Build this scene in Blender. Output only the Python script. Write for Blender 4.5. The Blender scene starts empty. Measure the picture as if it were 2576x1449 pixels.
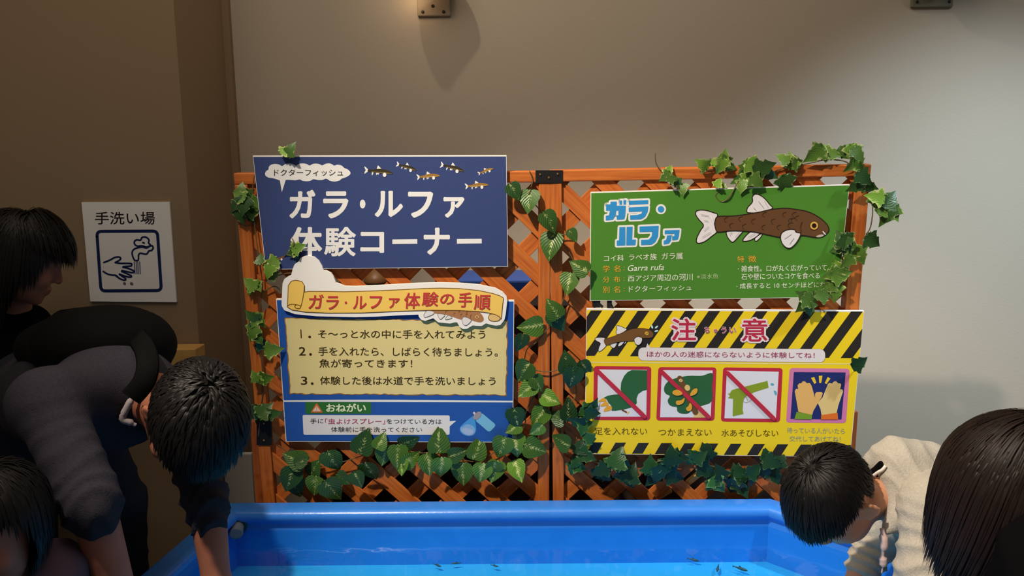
import bpy, bmesh, math, random
import numpy as np
from mathutils import Vector, Matrix
from mathutils.geometry import tessellate_polygon

# ---------------------------------------------------------------- camera, world, lights, exposure
SC = bpy.context.scene
COL = SC.collection
W, H, F = 2576.0, 1449.0, 1850.0
PITCH, ROLL = math.radians(9.0), math.radians(0.4)
CAM = Vector((0.0, -2.1, 1.5))
FWD = Vector((0, math.cos(PITCH), -math.sin(PITCH)))
UP0 = Vector((0, math.sin(PITCH), math.cos(PITCH)))
R0 = Vector((1, 0, 0))
RGT = R0 * math.cos(ROLL) - UP0 * math.sin(ROLL)
UPV = UP0 * math.cos(ROLL) + R0 * math.sin(ROLL)
cam = bpy.data.objects.new('camera', bpy.data.cameras.new('camera'))
COL.objects.link(cam)
cam.matrix_world = Matrix(((RGT.x, UPV.x, -FWD.x, CAM.x), (RGT.y, UPV.y, -FWD.y, CAM.y),
                           (RGT.z, UPV.z, -FWD.z, CAM.z), (0, 0, 0, 1)))
cam.data.sensor_width = 36.0
cam.data.lens = F / W * 36.0
cam.data.clip_start = 0.02
SC.camera = cam

world = bpy.data.worlds.new('world')
SC.world = world
world.use_nodes = True
world.node_tree.nodes['Background'].inputs[0].default_value = (1.0, 0.86, 0.72, 1)
world.node_tree.nodes['Background'].inputs[1].default_value = 0.13

SC.view_settings.view_transform = 'Standard'
SC.view_settings.look = 'None'
SC.view_settings.gamma = 1.0
SC.view_settings.use_curve_mapping = False
SC.view_settings.exposure = 0.0

def spot(name, loc, aim, energy, col, size, blend, radius):
    l = bpy.data.lights.new(name, 'SPOT')
    l.energy = energy; l.color = col; l.spot_size = math.radians(size); l.spot_blend = blend
    l.shadow_soft_size = radius
    o = bpy.data.objects.new(name, l); COL.objects.link(o)
    o.location = loc
    o.rotation_euler = (Vector(aim) - Vector(loc)).to_track_quat('-Z', 'Y').to_euler()
    return o
KEY = spot('ceiling_spot_key', (-1.05, -1.70, 3.40), (0.38, -0.28, 0.70), 520, (1.0, 0.87, 0.72), 50, 0.8, 0.05)
SIDE = spot('ceiling_spot_side', (2.15, -1.0, 3.1), (1.55, 0.66, 0.15), 400, (0.70, 0.87, 1.0), 62, 1.0, 0.06)  # blue tint and low aim stand in for light bounced off the pool
WASH = spot('ceiling_spot_wall_wash', (-0.62, -0.12, 3.45), (0.75, 0.66, 1.8), 44, (1.0, 0.84, 0.66), 80, 1.0, 0.025)
def area(name, loc, aim, energy, col, sx, sy):
    l = bpy.data.lights.new(name, 'AREA'); l.shape = 'RECTANGLE'; l.size = sx; l.size_y = sy; l.energy = energy; l.color = col
    o = bpy.data.objects.new(name, l); COL.objects.link(o); o.location = loc
    o.rotation_euler = (Vector(aim) - Vector(loc)).to_track_quat('-Z', 'Y').to_euler()
    return o
FILL = area('overhead_fill', (-0.5, -1.1, 3.5), (-0.3, 0.1, 0.6), 24, (1.0, 0.84, 0.66), 2.4, 1.4)  # added soft fill that lifts the pillar and left side, not a fitting

# ---------------------------------------------------------------- helpers
def lin(c):
    out = []
    for v in c[:3]:
        v = v / 255.0
        out.append(v / 12.92 if v <= 0.04045 else ((v + 0.055) / 1.055) ** 2.4)
    return tuple(out)

MATS = {}
def mat(name, rgb=None, rough=0.5, spec=0.4, metal=0.0, noise=None, bump=None, coat=0.0):
    """rgb in 0..255; noise=(scale, amount, rgb2); bump=(scale, strength)"""
    if name in MATS: return MATS[name]
    m = bpy.data.materials.new(name); m.use_nodes = True
    nt = m.node_tree; b = nt.nodes['Principled BSDF']
    c = lin(rgb)
    b.inputs['Base Color'].default_value = (*c, 1)
    b.inputs['Roughness'].default_value = rough
    b.inputs['Specular IOR Level'].default_value = spec
    b.inputs['Metallic'].default_value = metal
    if coat: b.inputs['Coat Weight'].default_value = coat
    if noise or bump:
        tc = nt.nodes.new('ShaderNodeTexCoord')
    if noise:
        n = nt.nodes.new('ShaderNodeTexNoise'); n.inputs['Scale'].default_value = noise[0]
        n.inputs['Detail'].default_value = 6
        nt.links.new(tc.outputs['Object'], n.inputs['Vector'])
        r = nt.nodes.new('ShaderNodeValToRGB')
        r.color_ramp.elements[0].position = 0.5 - noise[1]; r.color_ramp.elements[1].position = 0.5 + noise[1]
        r.color_ramp.elements[0].color = (*c, 1); r.color_ramp.elements[1].color = (*lin(noise[2]), 1)
        nt.links.new(n.outputs['Fac'], r.inputs['Fac']); nt.links.new(r.outputs['Color'], b.inputs['Base Color'])
    if bump:
        n2 = nt.nodes.new('ShaderNodeTexNoise'); n2.inputs['Scale'].default_value = bump[0]
        n2.inputs['Detail'].default_value = 4
        nt.links.new(tc.outputs['Object'], n2.inputs['Vector'])
        bp = nt.nodes.new('ShaderNodeBump'); bp.inputs['Strength'].default_value = bump[1]
        bp.inputs['Distance'].default_value = 0.01
        nt.links.new(n2.outputs['Fac'], bp.inputs['Height']); nt.links.new(bp.outputs['Normal'], b.inputs['Normal'])
    MATS[name] = m
    return m

def tag(o, label=None, cat=None, group=None, kind=None):
    if label: o['label'] = label
    if cat: o['category'] = cat
    if group: o['group'] = group
    if kind: o['kind'] = kind
    return o

def link(name, me, parent=None):
    o = bpy.data.objects.new(name, me); COL.objects.link(o)
    if parent is not None:
        o.parent = parent
        bpy.context.view_layer.update()
        o.matrix_parent_inverse = parent.matrix_world.inverted()
    return o

def empty(name, loc, label, cat, group=None):
    o = bpy.data.objects.new(name, None); COL.objects.link(o)
    o.location = loc; o.empty_display_size = 0.05
    bpy.context.view_layer.update()
    return tag(o, label, cat, group)

def mesh(name, verts, faces, mats, parent=None, fm=None, smooth=False):
    me = bpy.data.meshes.new(name)
    me.from_pydata([tuple(v) for v in verts], [], faces)
    for m in (mats if isinstance(mats, (list, tuple)) else [mats]): me.materials.append(m)
    if fm is not None: me.polygons.foreach_set('material_index', fm)
    if smooth: me.polygons.foreach_set('use_smooth', [True] * len(me.polygons))
    me.update()
    return link(name, me, parent)

def bm_obj(name, bm, m, parent=None, smooth=False, bevel=0.0):
    if bevel:
        bmesh.ops.bevel(bm, geom=list(bm.edges), offset=bevel, segments=2, affect='EDGES', profile=0.5, clamp_overlap=True)
    bmesh.ops.recalc_face_normals(bm, faces=bm.faces)
    me = bpy.data.meshes.new(name); bm.to_mesh(me); bm.free()
    for k in (m if isinstance(m, (list, tuple)) else [m]): me.materials.append(k)
    if smooth: me.polygons.foreach_set('use_smooth', [True] * len(me.polygons))
    return link(name, me, parent)

def add_box(bm, c, s, M=None):
    r = bmesh.ops.create_cube(bm, size=1.0)
    T = Matrix.Translation(c) @ Matrix.Diagonal((s[0], s[1], s[2], 1))
    bmesh.ops.transform(bm, matrix=(M @ T) if M is not None else T, verts=r['verts'])
    return r['verts']

def add_cyl(bm, a, b, r1, r2=None, seg=20, caps=True):
    a, b = Vector(a), Vector(b); d = b - a
    T = Matrix.Translation((a + b) / 2) @ d.to_track_quat('Z', 'Y').to_matrix().to_4x4()
    r = bmesh.ops.create_cone(bm, cap_ends=caps, segments=seg, radius1=r1, radius2=r1 if r2 is None else r2, depth=d.length)
    bmesh.ops.transform(bm, matrix=T, verts=r['verts'])

def tube(pts, rad, seg=6):
    """verts, faces of a tube along pts; rad is a number or a list"""
    P = [Vector(p) for p in pts]; n = len(P); V = []; Fc = []
    ref = Vector((0.3, 0.2, 0.93)).normalized()
    for i in range(n):
        t = (P[min(i + 1, n - 1)] - P[max(i - 1, 0)]).normalized()
        x = t.cross(ref)
        if x.length < 1e-3: x = t.cross(Vector((1, 0, 0)))
        x.normalize(); y = t.cross(x)
        r = rad[i] if isinstance(rad, (list, tuple)) else rad
        for k in range(seg):
            a = 2 * math.pi * k / seg
            V.append(P[i] + x * (r * math.cos(a)) + y * (r * math.sin(a)))
    for i in range(n - 1):
        for k in range(seg):
            Fc.append((i * seg + k, i * seg + (k + 1) % seg, (i + 1) * seg + (k + 1) % seg, (i + 1) * seg + k))
    Fc.append(tuple(range(seg - 1, -1, -1))); Fc.append(tuple(range((n - 1) * seg, n * seg)))
    return V, Fc

def catmull(pts, n=6, closed=False):
    P = [np.array(p, float) for p in pts]; N = len(P); out = []
    rng = range(N) if closed else range(N - 1)
    for i in rng:
        if closed: p0, p1, p2, p3 = P[i - 1], P[i], P[(i + 1) % N], P[(i + 2) % N]
        else: p0, p1, p2, p3 = P[max(i - 1, 0)], P[i], P[i + 1], P[min(i + 2, N - 1)]
        for k in range(n):
            t = k / n
            out.append(0.5 * ((2 * p1) + (-p0 + p2) * t + (2 * p0 - 5 * p1 + 4 * p2 - p3) * t * t + (-p0 + 3 * p1 - 3 * p2 + p3) * t ** 3))
    if not closed: out.append(P[-1])
    return out

def ray(px, py):
    return (FWD + RGT * ((px - W / 2) / F) - UPV * ((py - H / 2) / F))

def at(px, py, d):
    """the point seen at a photograph pixel at distance d in front of the camera along +Y"""
    r = ray(px, py)
    return CAM + r * (d / r.y)

def on_z(px, py, z):
    r = ray(px, py)
    return CAM + r * ((z - CAM.z) / r.z)

class Plane:
    def __init__(s, p, n):
        s.p = Vector(p); s.n = Vector(n).normalized()      # n points towards the room
        s.u = Vector((0, 0, 1)).cross(s.n).normalized()
        s.v = s.n.cross(s.u).normalized()
    def hit(s, px, py, off=0.0):
        r = ray(px, py); q = s.p + s.n * off
        return CAM + r * ((q - CAM).dot(s.n) / r.dot(s.n))
    def uv(s, P):
        d = P - s.p
        return d.dot(s.u), d.dot(s.v)
    def xyz(s, u, v, off=0.0):
        return s.p + s.u * u + s.v * v + s.n * off
    def shifted(s, off):
        return Plane(s.p + s.n * off, s.n)

LEAN = math.radians(4.0)
PL = Plane((0, 0, 1.0), (0, -math.cos(LEAN), -math.sin(LEAN)))
JOINT = PL.hit(1385, 800)
TURN = math.radians(3.0)
nR = Matrix.Rotation(-TURN, 3, 'Z') @ PL.n
PR = Plane(JOINT, nR)

# ---------------------------------------------------------------- the setting
def wall_mat(name, rgb, rgb2):
    m = mat(name, rgb, 0.85, 0.2, noise=(1.3, 0.3, rgb2), bump=(160, 0.06))
    return m
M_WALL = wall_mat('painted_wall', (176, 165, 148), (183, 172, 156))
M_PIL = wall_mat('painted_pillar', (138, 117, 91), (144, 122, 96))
M_FLOOR = mat('dark_vinyl', (70, 62, 56), 0.6, 0.3, noise=(6, 0.2, (82, 74, 66)))
YB, YP, XP = 0.66, 0.25, -1.025
def struct(name, c, s, m):
    bm = bmesh.new(); add_box(bm, c, s)
    o = bm_obj(name, bm, m); o['kind'] = 'structure'
    return o
struct('floor', (0, -1.0, -0.05), (6, 6.2, 0.1), M_FLOOR)
struct('wall_back', (1.0, YB + 0.05, 1.6), (4.2, 0.1, 3.2), M_WALL)
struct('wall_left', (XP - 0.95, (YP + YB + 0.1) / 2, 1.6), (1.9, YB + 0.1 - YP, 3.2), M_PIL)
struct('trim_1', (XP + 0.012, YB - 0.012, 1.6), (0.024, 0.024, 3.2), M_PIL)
struct('trim_2', tuple(PL.p + Vector((-1.675, YP - 0.012, 0.6))), (0.05, 0.024, 3.2), mat('pale_wood_trim', (214, 178, 128), 0.6, noise=(20, 0.3, (200, 160, 112))))

# ---------------------------------------------------------------- trellis fence panels
def wood_mat(name, rgb, rgb2):
    m = bpy.data.materials.new(name); m.use_nodes = True
    nt = m.node_tree; b = nt.nodes['Principled BSDF']
    at_ = nt.nodes.new('ShaderNodeAttribute'); at_.attribute_name = 'grain'
    mp = nt.nodes.new('ShaderNodeMapping'); mp.inputs['Scale'].default_value = (4, 70, 1)
    nt.links.new(at_.outputs['Vector'], mp.inputs['Vector'])
    n = nt.nodes.new('ShaderNodeTexNoise'); n.inputs['Scale'].default_value = 1.6; n.inputs['Detail'].default_value = 8
    nt.links.new(mp.outputs['Vector'], n.inputs['Vector'])
    r = nt.nodes.new('ShaderNodeValToRGB')
    r.color_ramp.elements[0].position = 0.32; r.color_ramp.elements[1].position = 0.66
    r.color_ramp.elements[0].color = (*lin(rgb2), 1); r.color_ramp.elements[1].color = (*lin(rgb), 1)
    nt.links.new(n.outputs['Fac'], r.inputs['Fac'])
    n2 = nt.nodes.new('ShaderNodeTexNoise'); n2.inputs['Scale'].default_value = 9; n2.inputs['Detail'].default_value = 2
    nt.links.new(at_.outputs['Vector'], n2.inputs['Vector'])
    r2 = nt.nodes.new('ShaderNodeValToRGB')
    r2.color_ramp.elements[0].position = 0.30; r2.color_ramp.elements[1].position = 0.36
    r2.color_ramp.elements[0].color = (0.5, 0.42, 0.4, 1); r2.color_ramp.elements[1].color = (1, 1, 1, 1)
    nt.links.new(n2.outputs['Fac'], r2.inputs['Fac'])
    mx = nt.nodes.new('ShaderNodeMix'); mx.data_type = 'RGBA'; mx.blend_type = 'MULTIPLY'; mx.inputs[0].default_value = 0.6
    nt.links.new(r.outputs['Color'], mx.inputs[6]); nt.links.new(r2.outputs['Color'], mx.inputs[7])
    nt.links.new(mx.outputs[2], b.inputs['Base Color'])
    b.inputs['Roughness'].default_value = 0.5; b.inputs['Specular IOR Level'].default_value = 0.3
    bp = nt.nodes.new('ShaderNodeBump'); bp.inputs['Strength'].default_value = 0.25; bp.inputs['Distance'].default_value = 0.003
    nt.links.new(n.outputs['Fac'], bp.inputs['Height']); nt.links.new(bp.outputs['Normal'], b.inputs['Normal'])
    return m
M_WOOD = wood_mat('orange_stained_wood', (196, 112, 48), (168, 84, 34))
M_WOOD2 = wood_mat('red_stained_wood', (176, 96, 48), (146, 74, 36))
M_BLACK = mat('black_metal', (24, 23, 22), 0.45, 0.4)
M_SCREW = mat('brass_screw', (190, 140, 90), 0.35, 0.5, metal=0.8)

def grain_box(V, Fc, G, frame, u0, u1, v0, v1, o0, o1, along, seed):
    """box in plane coordinates with a grain attribute running along u or v"""
    b = len(V)
    for (u, v, o) in ((u0, v0, o0), (u1, v0, o0), (u1, v1, o0), (u0, v1, o0), (u0, v0, o1), (u1, v0, o1), (u1, v1, o1), (u0, v1, o1)):
        V.append(frame.xyz(u, v, o))
        G.append((u, v + o, 0) if along == 'u' else (v, u + o, 0))
    for f in ((0, 3, 2, 1), (4, 5, 6, 7), (0, 1, 5, 4), (1, 2, 6, 5), (2, 3, 7, 6), (3, 0, 4, 7)):
        Fc.append(tuple(b + k for k in f))

def grain_obj(name, V, Fc, G, m, parent, bevel=0.0015):
    me = bpy.data.meshes.new(name)
    me.from_pydata([tuple(v) for v in V], [], Fc)
    a = me.attributes.new('grain', 'FLOAT_VECTOR', 'POINT')
    a.data.foreach_set('vector', np.array(G, float).ravel())
    me.materials.append(m); me.update()
    o = link(name, me, parent)
    if bevel:
        md = o.modifiers.new('bevel', 'BEVEL'); md.width = bevel; md.segments = 2; md.limit_method = 'ANGLE'
    return o

def clip_poly(poly, a, b, c):
    """keep the part of a 2-D polygon with a*x+b*y<=c"""
    out = []
    for i in range(len(poly)):
        p, q = poly[i], poly[(i + 1) % len(poly)]
        dp, dq = a * p[0] + b * p[1] - c, a * q[0] + b * q[1] - c
        if dp <= 0: out.append(p)
        if dp * dq < 0:
            t = dp / (dp - dq); out.append((p[0] + (q[0] - p[0]) * t, p[1] + (q[1] - p[1]) * t))
    return out

def trellis(name, plane, label, tl, tr, bl, br, stile_l, stile_r, rail, hole, tilt):
    """panel whose outline corners are plane points (u,v); hole = one hole centre"""
    ul, ur = (tl[0] + bl[0]) / 2, (tr[0] + br[0]) / 2
    vt = (tl[1] + tr[1]) / 2
    vb = -0.98
    fr = Plane(plane.p, plane.n)
    ct, st = math.cos(tilt), math.sin(tilt)
    fr.u, fr.v = plane.u * ct + plane.v * st, plane.v * ct - plane.u * st
    mid = ((ul + ur) / 2, 0.0)
    fr.p = plane.xyz(mid[0], 0.0)
    ul -= mid[0]; ur -= mid[0]
    root = empty(name, fr.xyz(0, vb), label, 'fence', 'trellis panels')
    D0, D1 = -0.017, 0.017
    def bar(nm, u0, u1, v0, v1, al, m=M_WOOD):
        V, Fc, G = [], [], []; grain_box(V, Fc, G, fr, u0, u1, v0, v1, D0, D1, al, 0)
        return grain_obj(nm, V, Fc, G, m, root, 0.003)
    bar('stile', ul, ul + stile_l, vb, vt - rail, 'v'); bar('stile', ur - stile_r, ur, vb, vt - rail, 'v')
    bar('top_rail', ul, ur, vt - rail, vt, 'u'); bar('bottom_rail', ul + stile_l, ur - stile_r, vb + 0.05, vb + 0.05 + rail, 'u')
    u0, u1, v0, v1 = ul + stile_l, ur - stile_r, vb + 0.05 + rail, vt - rail
    PITCH_, W_ = 0.1375 / math.sqrt(2), 0.0445
    V, Fc, G = [], [], []
    hu, hv = hole[0] - mid[0], hole[1]
    for sgn, o0, o1 in ((1, 0.0005, 0.0075), (-1, -0.0075, -0.0005)):      # front '\' slats, back '/' slats
        dx, dy = math.sqrt(.5), -sgn * math.sqrt(.5)      # along
        nx, ny = sgn * math.sqrt(.5), math.sqrt(.5)       # across
        base = hu * nx + hv * ny
        for k in range(-16, 17):
            c = base + (k + 0.5) * PITCH_
            L = 3.0
            cx, cy = nx * c, ny * c
            t0 = (mid[0] * 0)
            quad = [(cx + dx * L * a + nx * W_ / 2 * b, cy + dy * L * a + ny * W_ / 2 * b) for a, b in ((-1, -1), (1, -1), (1, 1), (-1, 1))]
            for (a, b, cc) in ((1, 0, u1 + .006), (-1, 0, -(u0 - .006)), (0, 1, v1 + .006), (0, -1, -(v0 - .006))):
                if quad: quad = clip_poly(quad, a, b, cc)
            if len(quad) < 3: continue
            bb = len(V); n = len(quad)
            for o in (o0, o1):
                for (u, v) in quad:
                    V.append(fr.xyz(u, v, o)); G.append((u * dx + v * dy + k * 3.7, u * nx + v * ny + sgn * 0.5, 0))
            Fc.append(tuple(range(bb + n - 1, bb - 1, -1))); Fc.append(tuple(range(bb + n, bb + 2 * n)))
            for i in range(n):
                j = (i + 1) % n
                Fc.append((bb + i, bb + j, bb + n + j, bb + n + i))
    grain_obj('lattice', V, Fc, G, M_WOOD, root, 0.001)
    return root, fr, (ul, ur, vt)

def puv(pl, x, y): return pl.uv(pl.hit(x, y))
fenceL, frL, extL = trellis('trellis_panel', PL, 'left orange wooden trellis panel behind the navy sign and the blue board',
    puv(PL, 592, 432), puv(PL, 1384, 432), puv(PL, 592, 432), puv(PL, 1385, 700), 0.036, 0.034, 0.031, puv(PL, 1305, 584), 0.0)
fenceR, frR, extR = trellis('trellis_panel', PR, 'right orange wooden trellis panel behind the green sign and the yellow sign',
    puv(PR, 1386.5, 428), puv(PR, 2193, 411), puv(PR, 1386.5, 700), puv(PR, 2190, 411), 0.034, 0.040, 0.032, puv(PR, 1464, 583), 0.012)

def bracket(px0, px1, py0, py1, plane, label, screws, off=0.0175):
    q = [plane.hit(x, y, off) for x, y in ((px0, py0), (px1, py0), (px1, py1), (px0, py1))]
    root = empty('hinge_bracket', q[3], label, 'bracket')
    V = q + [p + plane.n * 0.003 for p in q]
    bm = bmesh.new(); vs = [bm.verts.new(v) for v in V]
    for f in ((0, 3, 2, 1), (4, 5, 6, 7), (0, 1, 5, 4), (1, 2, 6, 5), (2, 3, 7, 6), (3, 0, 4, 7)): bm.faces.new([vs[k] for k in f])
    bm_obj('plate', bm, M_BLACK, root, bevel=0.0008)
    for (x, y) in screws:
        c = plane.hit(x, y, off + 0.0028)
        bm = bmesh.new(); add_cyl(bm, c, c + plane.n * 0.003, 0.0032, 0.0018, 12)
        bm_obj('screw', bm, M_SCREW, root)
    return root
bracket(1347, 1416, 428, 460, PL, 'black metal hinge plate joining the two trellis panels at the top', ((1359, 439), (1381, 447), (1403, 438)))
bracket(646, 684, 1056, 1119, PL, 'black metal bracket low on the left trellis post', ((664, 1066), (664, 1108)))

# low wooden posts standing just outside both ends of the trellis
def low_post(x0, x1, ytop, d, label):
    a, b = at(x0, ytop, d), at(x1, ytop, d)
    root_v, Fc, G = [], [], []
    z = (a.z + b.z) / 2
    for (X, Y, Z) in ((a.x, a.y, 0), (b.x, a.y, 0), (b.x, a.y + .035, 0), (a.x, a.y + .035, 0), (a.x, a.y, z), (b.x, a.y, z), (b.x, a.y + .035, z), (a.x, a.y + .035, z)):
        root_v.append((X, Y, Z)); G.append((Z, X + Y, 0))
    for f in ((0, 3, 2, 1), (4, 5, 6, 7), (0, 1, 5, 4), (1, 2, 6, 5), (2, 3, 7, 6), (3, 0, 4, 7)): Fc.append(f)
    o = grain_obj('low_post', root_v, Fc, G, M_WOOD2, None, 0.002)
    tag(o, label, 'post', 'low posts of the trellis')
low_post(629, 652, 1060, 2.17, 'short dark wooden post beside the left trellis post, under the black bracket')
low_post(2136, 2159, 1036, 2.15, 'short wooden post at the lower right corner of the yellow sign')

# ---------------------------------------------------------------- things behind the fence
def box_thing(name, px0, px1, py0, py1, d, depth, m, label, cat, bevel=0.006, to_floor=False, z0=None):
    a, b = at(px0, py0, d), at(px1, py1, d)
    if z0 is None: z0 = 0.0 if to_floor else b.z
    bm = bmesh.new(); add_box(bm, ((a.x + b.x) / 2, a.y + depth / 2, (a.z + z0) / 2), (b.x - a.x, depth, a.z - z0))
    o = bm_obj(name, bm, m, bevel=bevel)
    return tag(o, label, cat)
M_BLUEBOX = mat('blue_plastic', (28, 78, 168), 0.4, 0.4)
M_DARK = mat('dark_cabinet', (52, 40, 34), 0.6, 0.3, noise=(5, 0.2, (44, 34, 30)))
cab = empty('filter_cabinet', at(1500, 1449, 2.38), 'dark equipment cabinet behind the trellis', 'cabinet')
def cab_part(nm, px0, px1, py0, py1, d, depth, m, to_floor=False):
    o = box_thing(nm, px0, px1, py0, py1, d, depth, m, None, None, 0.004, to_floor)
    o.parent = cab; o.matrix_parent_inverse = cab.matrix_world.inverted()
    return o
cab_part('body', 800, 2040, 1128, 1449, 2.36, 0.36, M_DARK, True)
tank = empty('filter_tank', at(1300, 1126, 2.40), 'dark filter unit with a blue lid behind the trellis, seen between the signs', 'filter tank')
CABZ = at(800, 1128, 2.36).z + 0.001
for nm, a in (('body', (1150, 1478, 772, 1127.5, 2.40, 0.26, M_DARK)), ('lid', (1130, 1350, 708, 742, 2.39, 0.28, M_BLUEBOX)),
              ('shelf', (1130, 1440, 742, 772, 2.395, 0.27, mat('grey_plastic', (120, 118, 122), 0.5)))):
    o = box_thing(nm, *a, None, None, 0.006, z0=CABZ if nm == 'body' else None)
    o.parent = tank; o.matrix_parent_inverse = tank.matrix_world.inverted()
box_thing('white_board', 560, 642, 1142, 1290, 2.46, 0.02, mat('white_plastic_board', (190, 188, 186), 0.6), 'plain white board standing on the floor left of the trellis', 'board', 0.003, True)
box_thing('wooden_box', 405, 494, 879, 922, 2.27, 0.075, mat('pale_wood_box', (205, 160, 92), 0.5, noise=(30, .3, (188, 140, 74))), 'small pale wooden box fixed to the wall below the hand washing sign', 'box', 0.003)

# black cable clips under the green sign
def clip_thing(px, py, label, w, h):
    c = PR.hit(px, py, 0.020)
    root = empty('cable_clip', c, label, 'clip', 'black clips under the green sign')
    bm = bmesh.new(); add_box(bm, c, (w, 0.012, h)); bm_obj('jaw', bm, M_BLACK, root, bevel=0.002)
    bm = bmesh.new(); add_cyl(bm, c + Vector((0, -0.004, h * .3)), c + Vector((w * .8, -0.004, -h * .45)), 0.004, seg=10); bm_obj('lever', bm, M_BLACK, root)
clip_thing(1500, 764, 'black clip under the left end of the green sign, left one of two', 0.022, 0.02)
clip_thing(1533, 767, 'black clip under the left end of the green sign, right one of two', 0.013, 0.028)

# ---------------------------------------------------------------- printed signs
def ink(rgb): return mat('ink_%d_%d_%d' % tuple(rgb), rgb, 0.42, 0.25)
def Zm(x0, y0, s): return lambda *p: (x0 + p[0] / s, y0 + p[1] / s)
def zl(z, pts): return [z(*p) for p in pts]

_txt = {}
def glyphs(s, bold, shear=0.0):
    k = (s, bold, shear)
    if k not in _txt:
        cu = bpy.data.curves.new('t', 'FONT'); cu.body = s; cu.resolution_u = 3; cu.offset = bold; cu.shear = shear
        o = bpy.data.objects.new('t', cu); COL.objects.link(o)
        me = bpy.data.meshes.new_from_object(o.evaluated_get(bpy.context.evaluated_depsgraph_get()))
        v = np.empty(len(me.vertices) * 3); me.vertices.foreach_get('co', v); v = v.reshape(-1, 3)[:, :2]
        f = [tuple(p.vertices) for p in me.polygons]
        bpy.data.objects.remove(o); bpy.data.curves.remove(cu); bpy.data.meshes.remove(me)
        _txt[k] = (v, f)
    return _txt[k]

class Art:
    """flat printing on a plane, drawn in photograph pixels and laid on the plane"""
    def __init__(s, plane, parent): s.pl, s.parent = plane, parent; s.begin()
    def begin(s): s.V, s.F, s.M, s.ms = [], [], [], []
    def _m(s, rgb):
        m = ink(rgb)
        if m not in s.ms: s.ms.append(m)
        return s.ms.index(m)
    def add(s, pts, faces, rgb, lay):
        b = len(s.V); k = s._m(rgb)
        for p in pts: s.V.append(s.pl.hit(p[0], p[1], 0.0003 * lay))
        for f in faces:
            q = [s.V[b + i] for i in f]
            n = (q[1] - q[0]).cross(q[2] - q[0])
            s.F.append(tuple(b + i for i in (f if n.dot(s.pl.n) > 0 else f[::-1]))); s.M.append(k)
    def poly(s, pts, rgb, lay):
        pts = [(float(p[0]), float(p[1])) for p in pts]
        tri = tessellate_polygon([[Vector((p[0], p[1], 0)) for p in pts]])
        s.add(pts, [tuple(t) for t in tri], rgb, lay)
    def spl(s, pts, rgb, lay, n=5): s.poly(catmull(pts, n, True), rgb, lay)
    def stroke(s, pts, w, rgb, lay, closed=False, n=0, taper=False):
        if n: pts = catmull(pts, n, closed)
        P = [np.array(p, float) for p in pts]
        if closed: P = P + [P[0]]
        h = w / 2
        for i in range(len(P) - 1):
            d = P[i + 1] - P[i]; L = np.hypot(*d)
            if L < 1e-6: continue
            m = np.array([-d[1], d[0]]) / L * h
            s.add([P[i] + m, P[i] - m, P[i + 1] - m, P[i + 1] + m], [(0, 1, 2, 3)], rgb, lay + 0.11 * (i % 3))
        if w > 1.6:
            for i in range(len(P)):
                s.ell(P[i], h, h, 0, rgb, lay + 0.33 + 0.11 * (i % 4), 10)
    def ell(s, c, rx, ry, rot, rgb, lay, n=20):
        a = np.linspace(0, 2 * math.pi, n, endpoint=False); cr, sr = math.cos(rot), math.sin(rot)
        pts = [(c[0] + rx * math.cos(t) * cr - ry * math.sin(t) * sr, c[1] + rx * math.cos(t) * sr + ry * math.sin(t) * cr) for t in a]
        s.add(pts, [tuple(range(n))], rgb, lay)
    def rquad(s, q, r, rgb, lay, out=False):
        """quad with rounded corners"""
        pts = []
        Q = [np.array(p, float) for p in q]
        for i in range(4):
            p, a, b = Q[i], Q[i - 1], Q[(i + 1) % 4]
            da, db = (a - p) / np.hypot(*(a - p)), (b - p) / np.hypot(*(b - p))
            s0, s1 = p + da * r, p + db * r
            for k in range(7):
                t = k / 6; pts.append((1 - t) ** 2 * s0 + 2 * t * (1 - t) * p + t * t * s1)
        if out: return pts
        s.poly(pts, rgb, lay)
    def text(s, t, x0, x1, yt0, yb0, yt1=None, yb1=None, rgb=(0, 0, 0), lay=2, bold=0.0, lean=0.0, outline=None, ob=0.05, shear=0.0):
        """fit the ink box of a string to a quad in photograph pixels"""
        if yt1 is None: yt1, yb1 = yt0, yb0
        def place(v, lo, hi):
            q = (v - lo) / (hi - lo)
            X = x0 + q[:, 0] * (x1 - x0)
            Yt = yt0 + (yt1 - yt0) * q[:, 0]; Yb = yb0 + (yb1 - yb0) * q[:, 0]
            Y = Yb + (Yt - Yb) * q[:, 1]
            return np.stack([X + lean * (Y - (Yt + Yb) / 2), Y], 1)
        v, f = glyphs(t, 0.0, shear)
        def heavy(r, rgb_, lay_, lo, hi):
            """the same glyphs printed several times a hair apart give a heavier weight"""
            if r <= 0: s.add(place(v, lo, hi), f, rgb_, lay_); return
            ring = 4 if r < 0.012 else 8
            for k in range(ring):
                a = 2 * math.pi * (k + .5) / ring
                s.add(place(v + np.array([r * math.cos(a), r * math.sin(a)]), lo, hi), f, rgb_, lay_ + .10 * k)
            if r > 0.03: heavy(r * .5, rgb_, lay_ + .05, lo, hi)
        lo, hi = v.min(0) - bold, v.max(0) + bold; hi = np.maximum(hi, lo + 1e-4)
        if outline: heavy(bold + ob, outline, lay - 1, lo, hi)
        heavy(bold, rgb, lay, lo, hi)
    def done(s, name, label=None):
        o = mesh(name, s.V, s.F, s.ms, s.parent, s.M)
        if label: o['label'] = label
        s.begin(); return o

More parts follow.
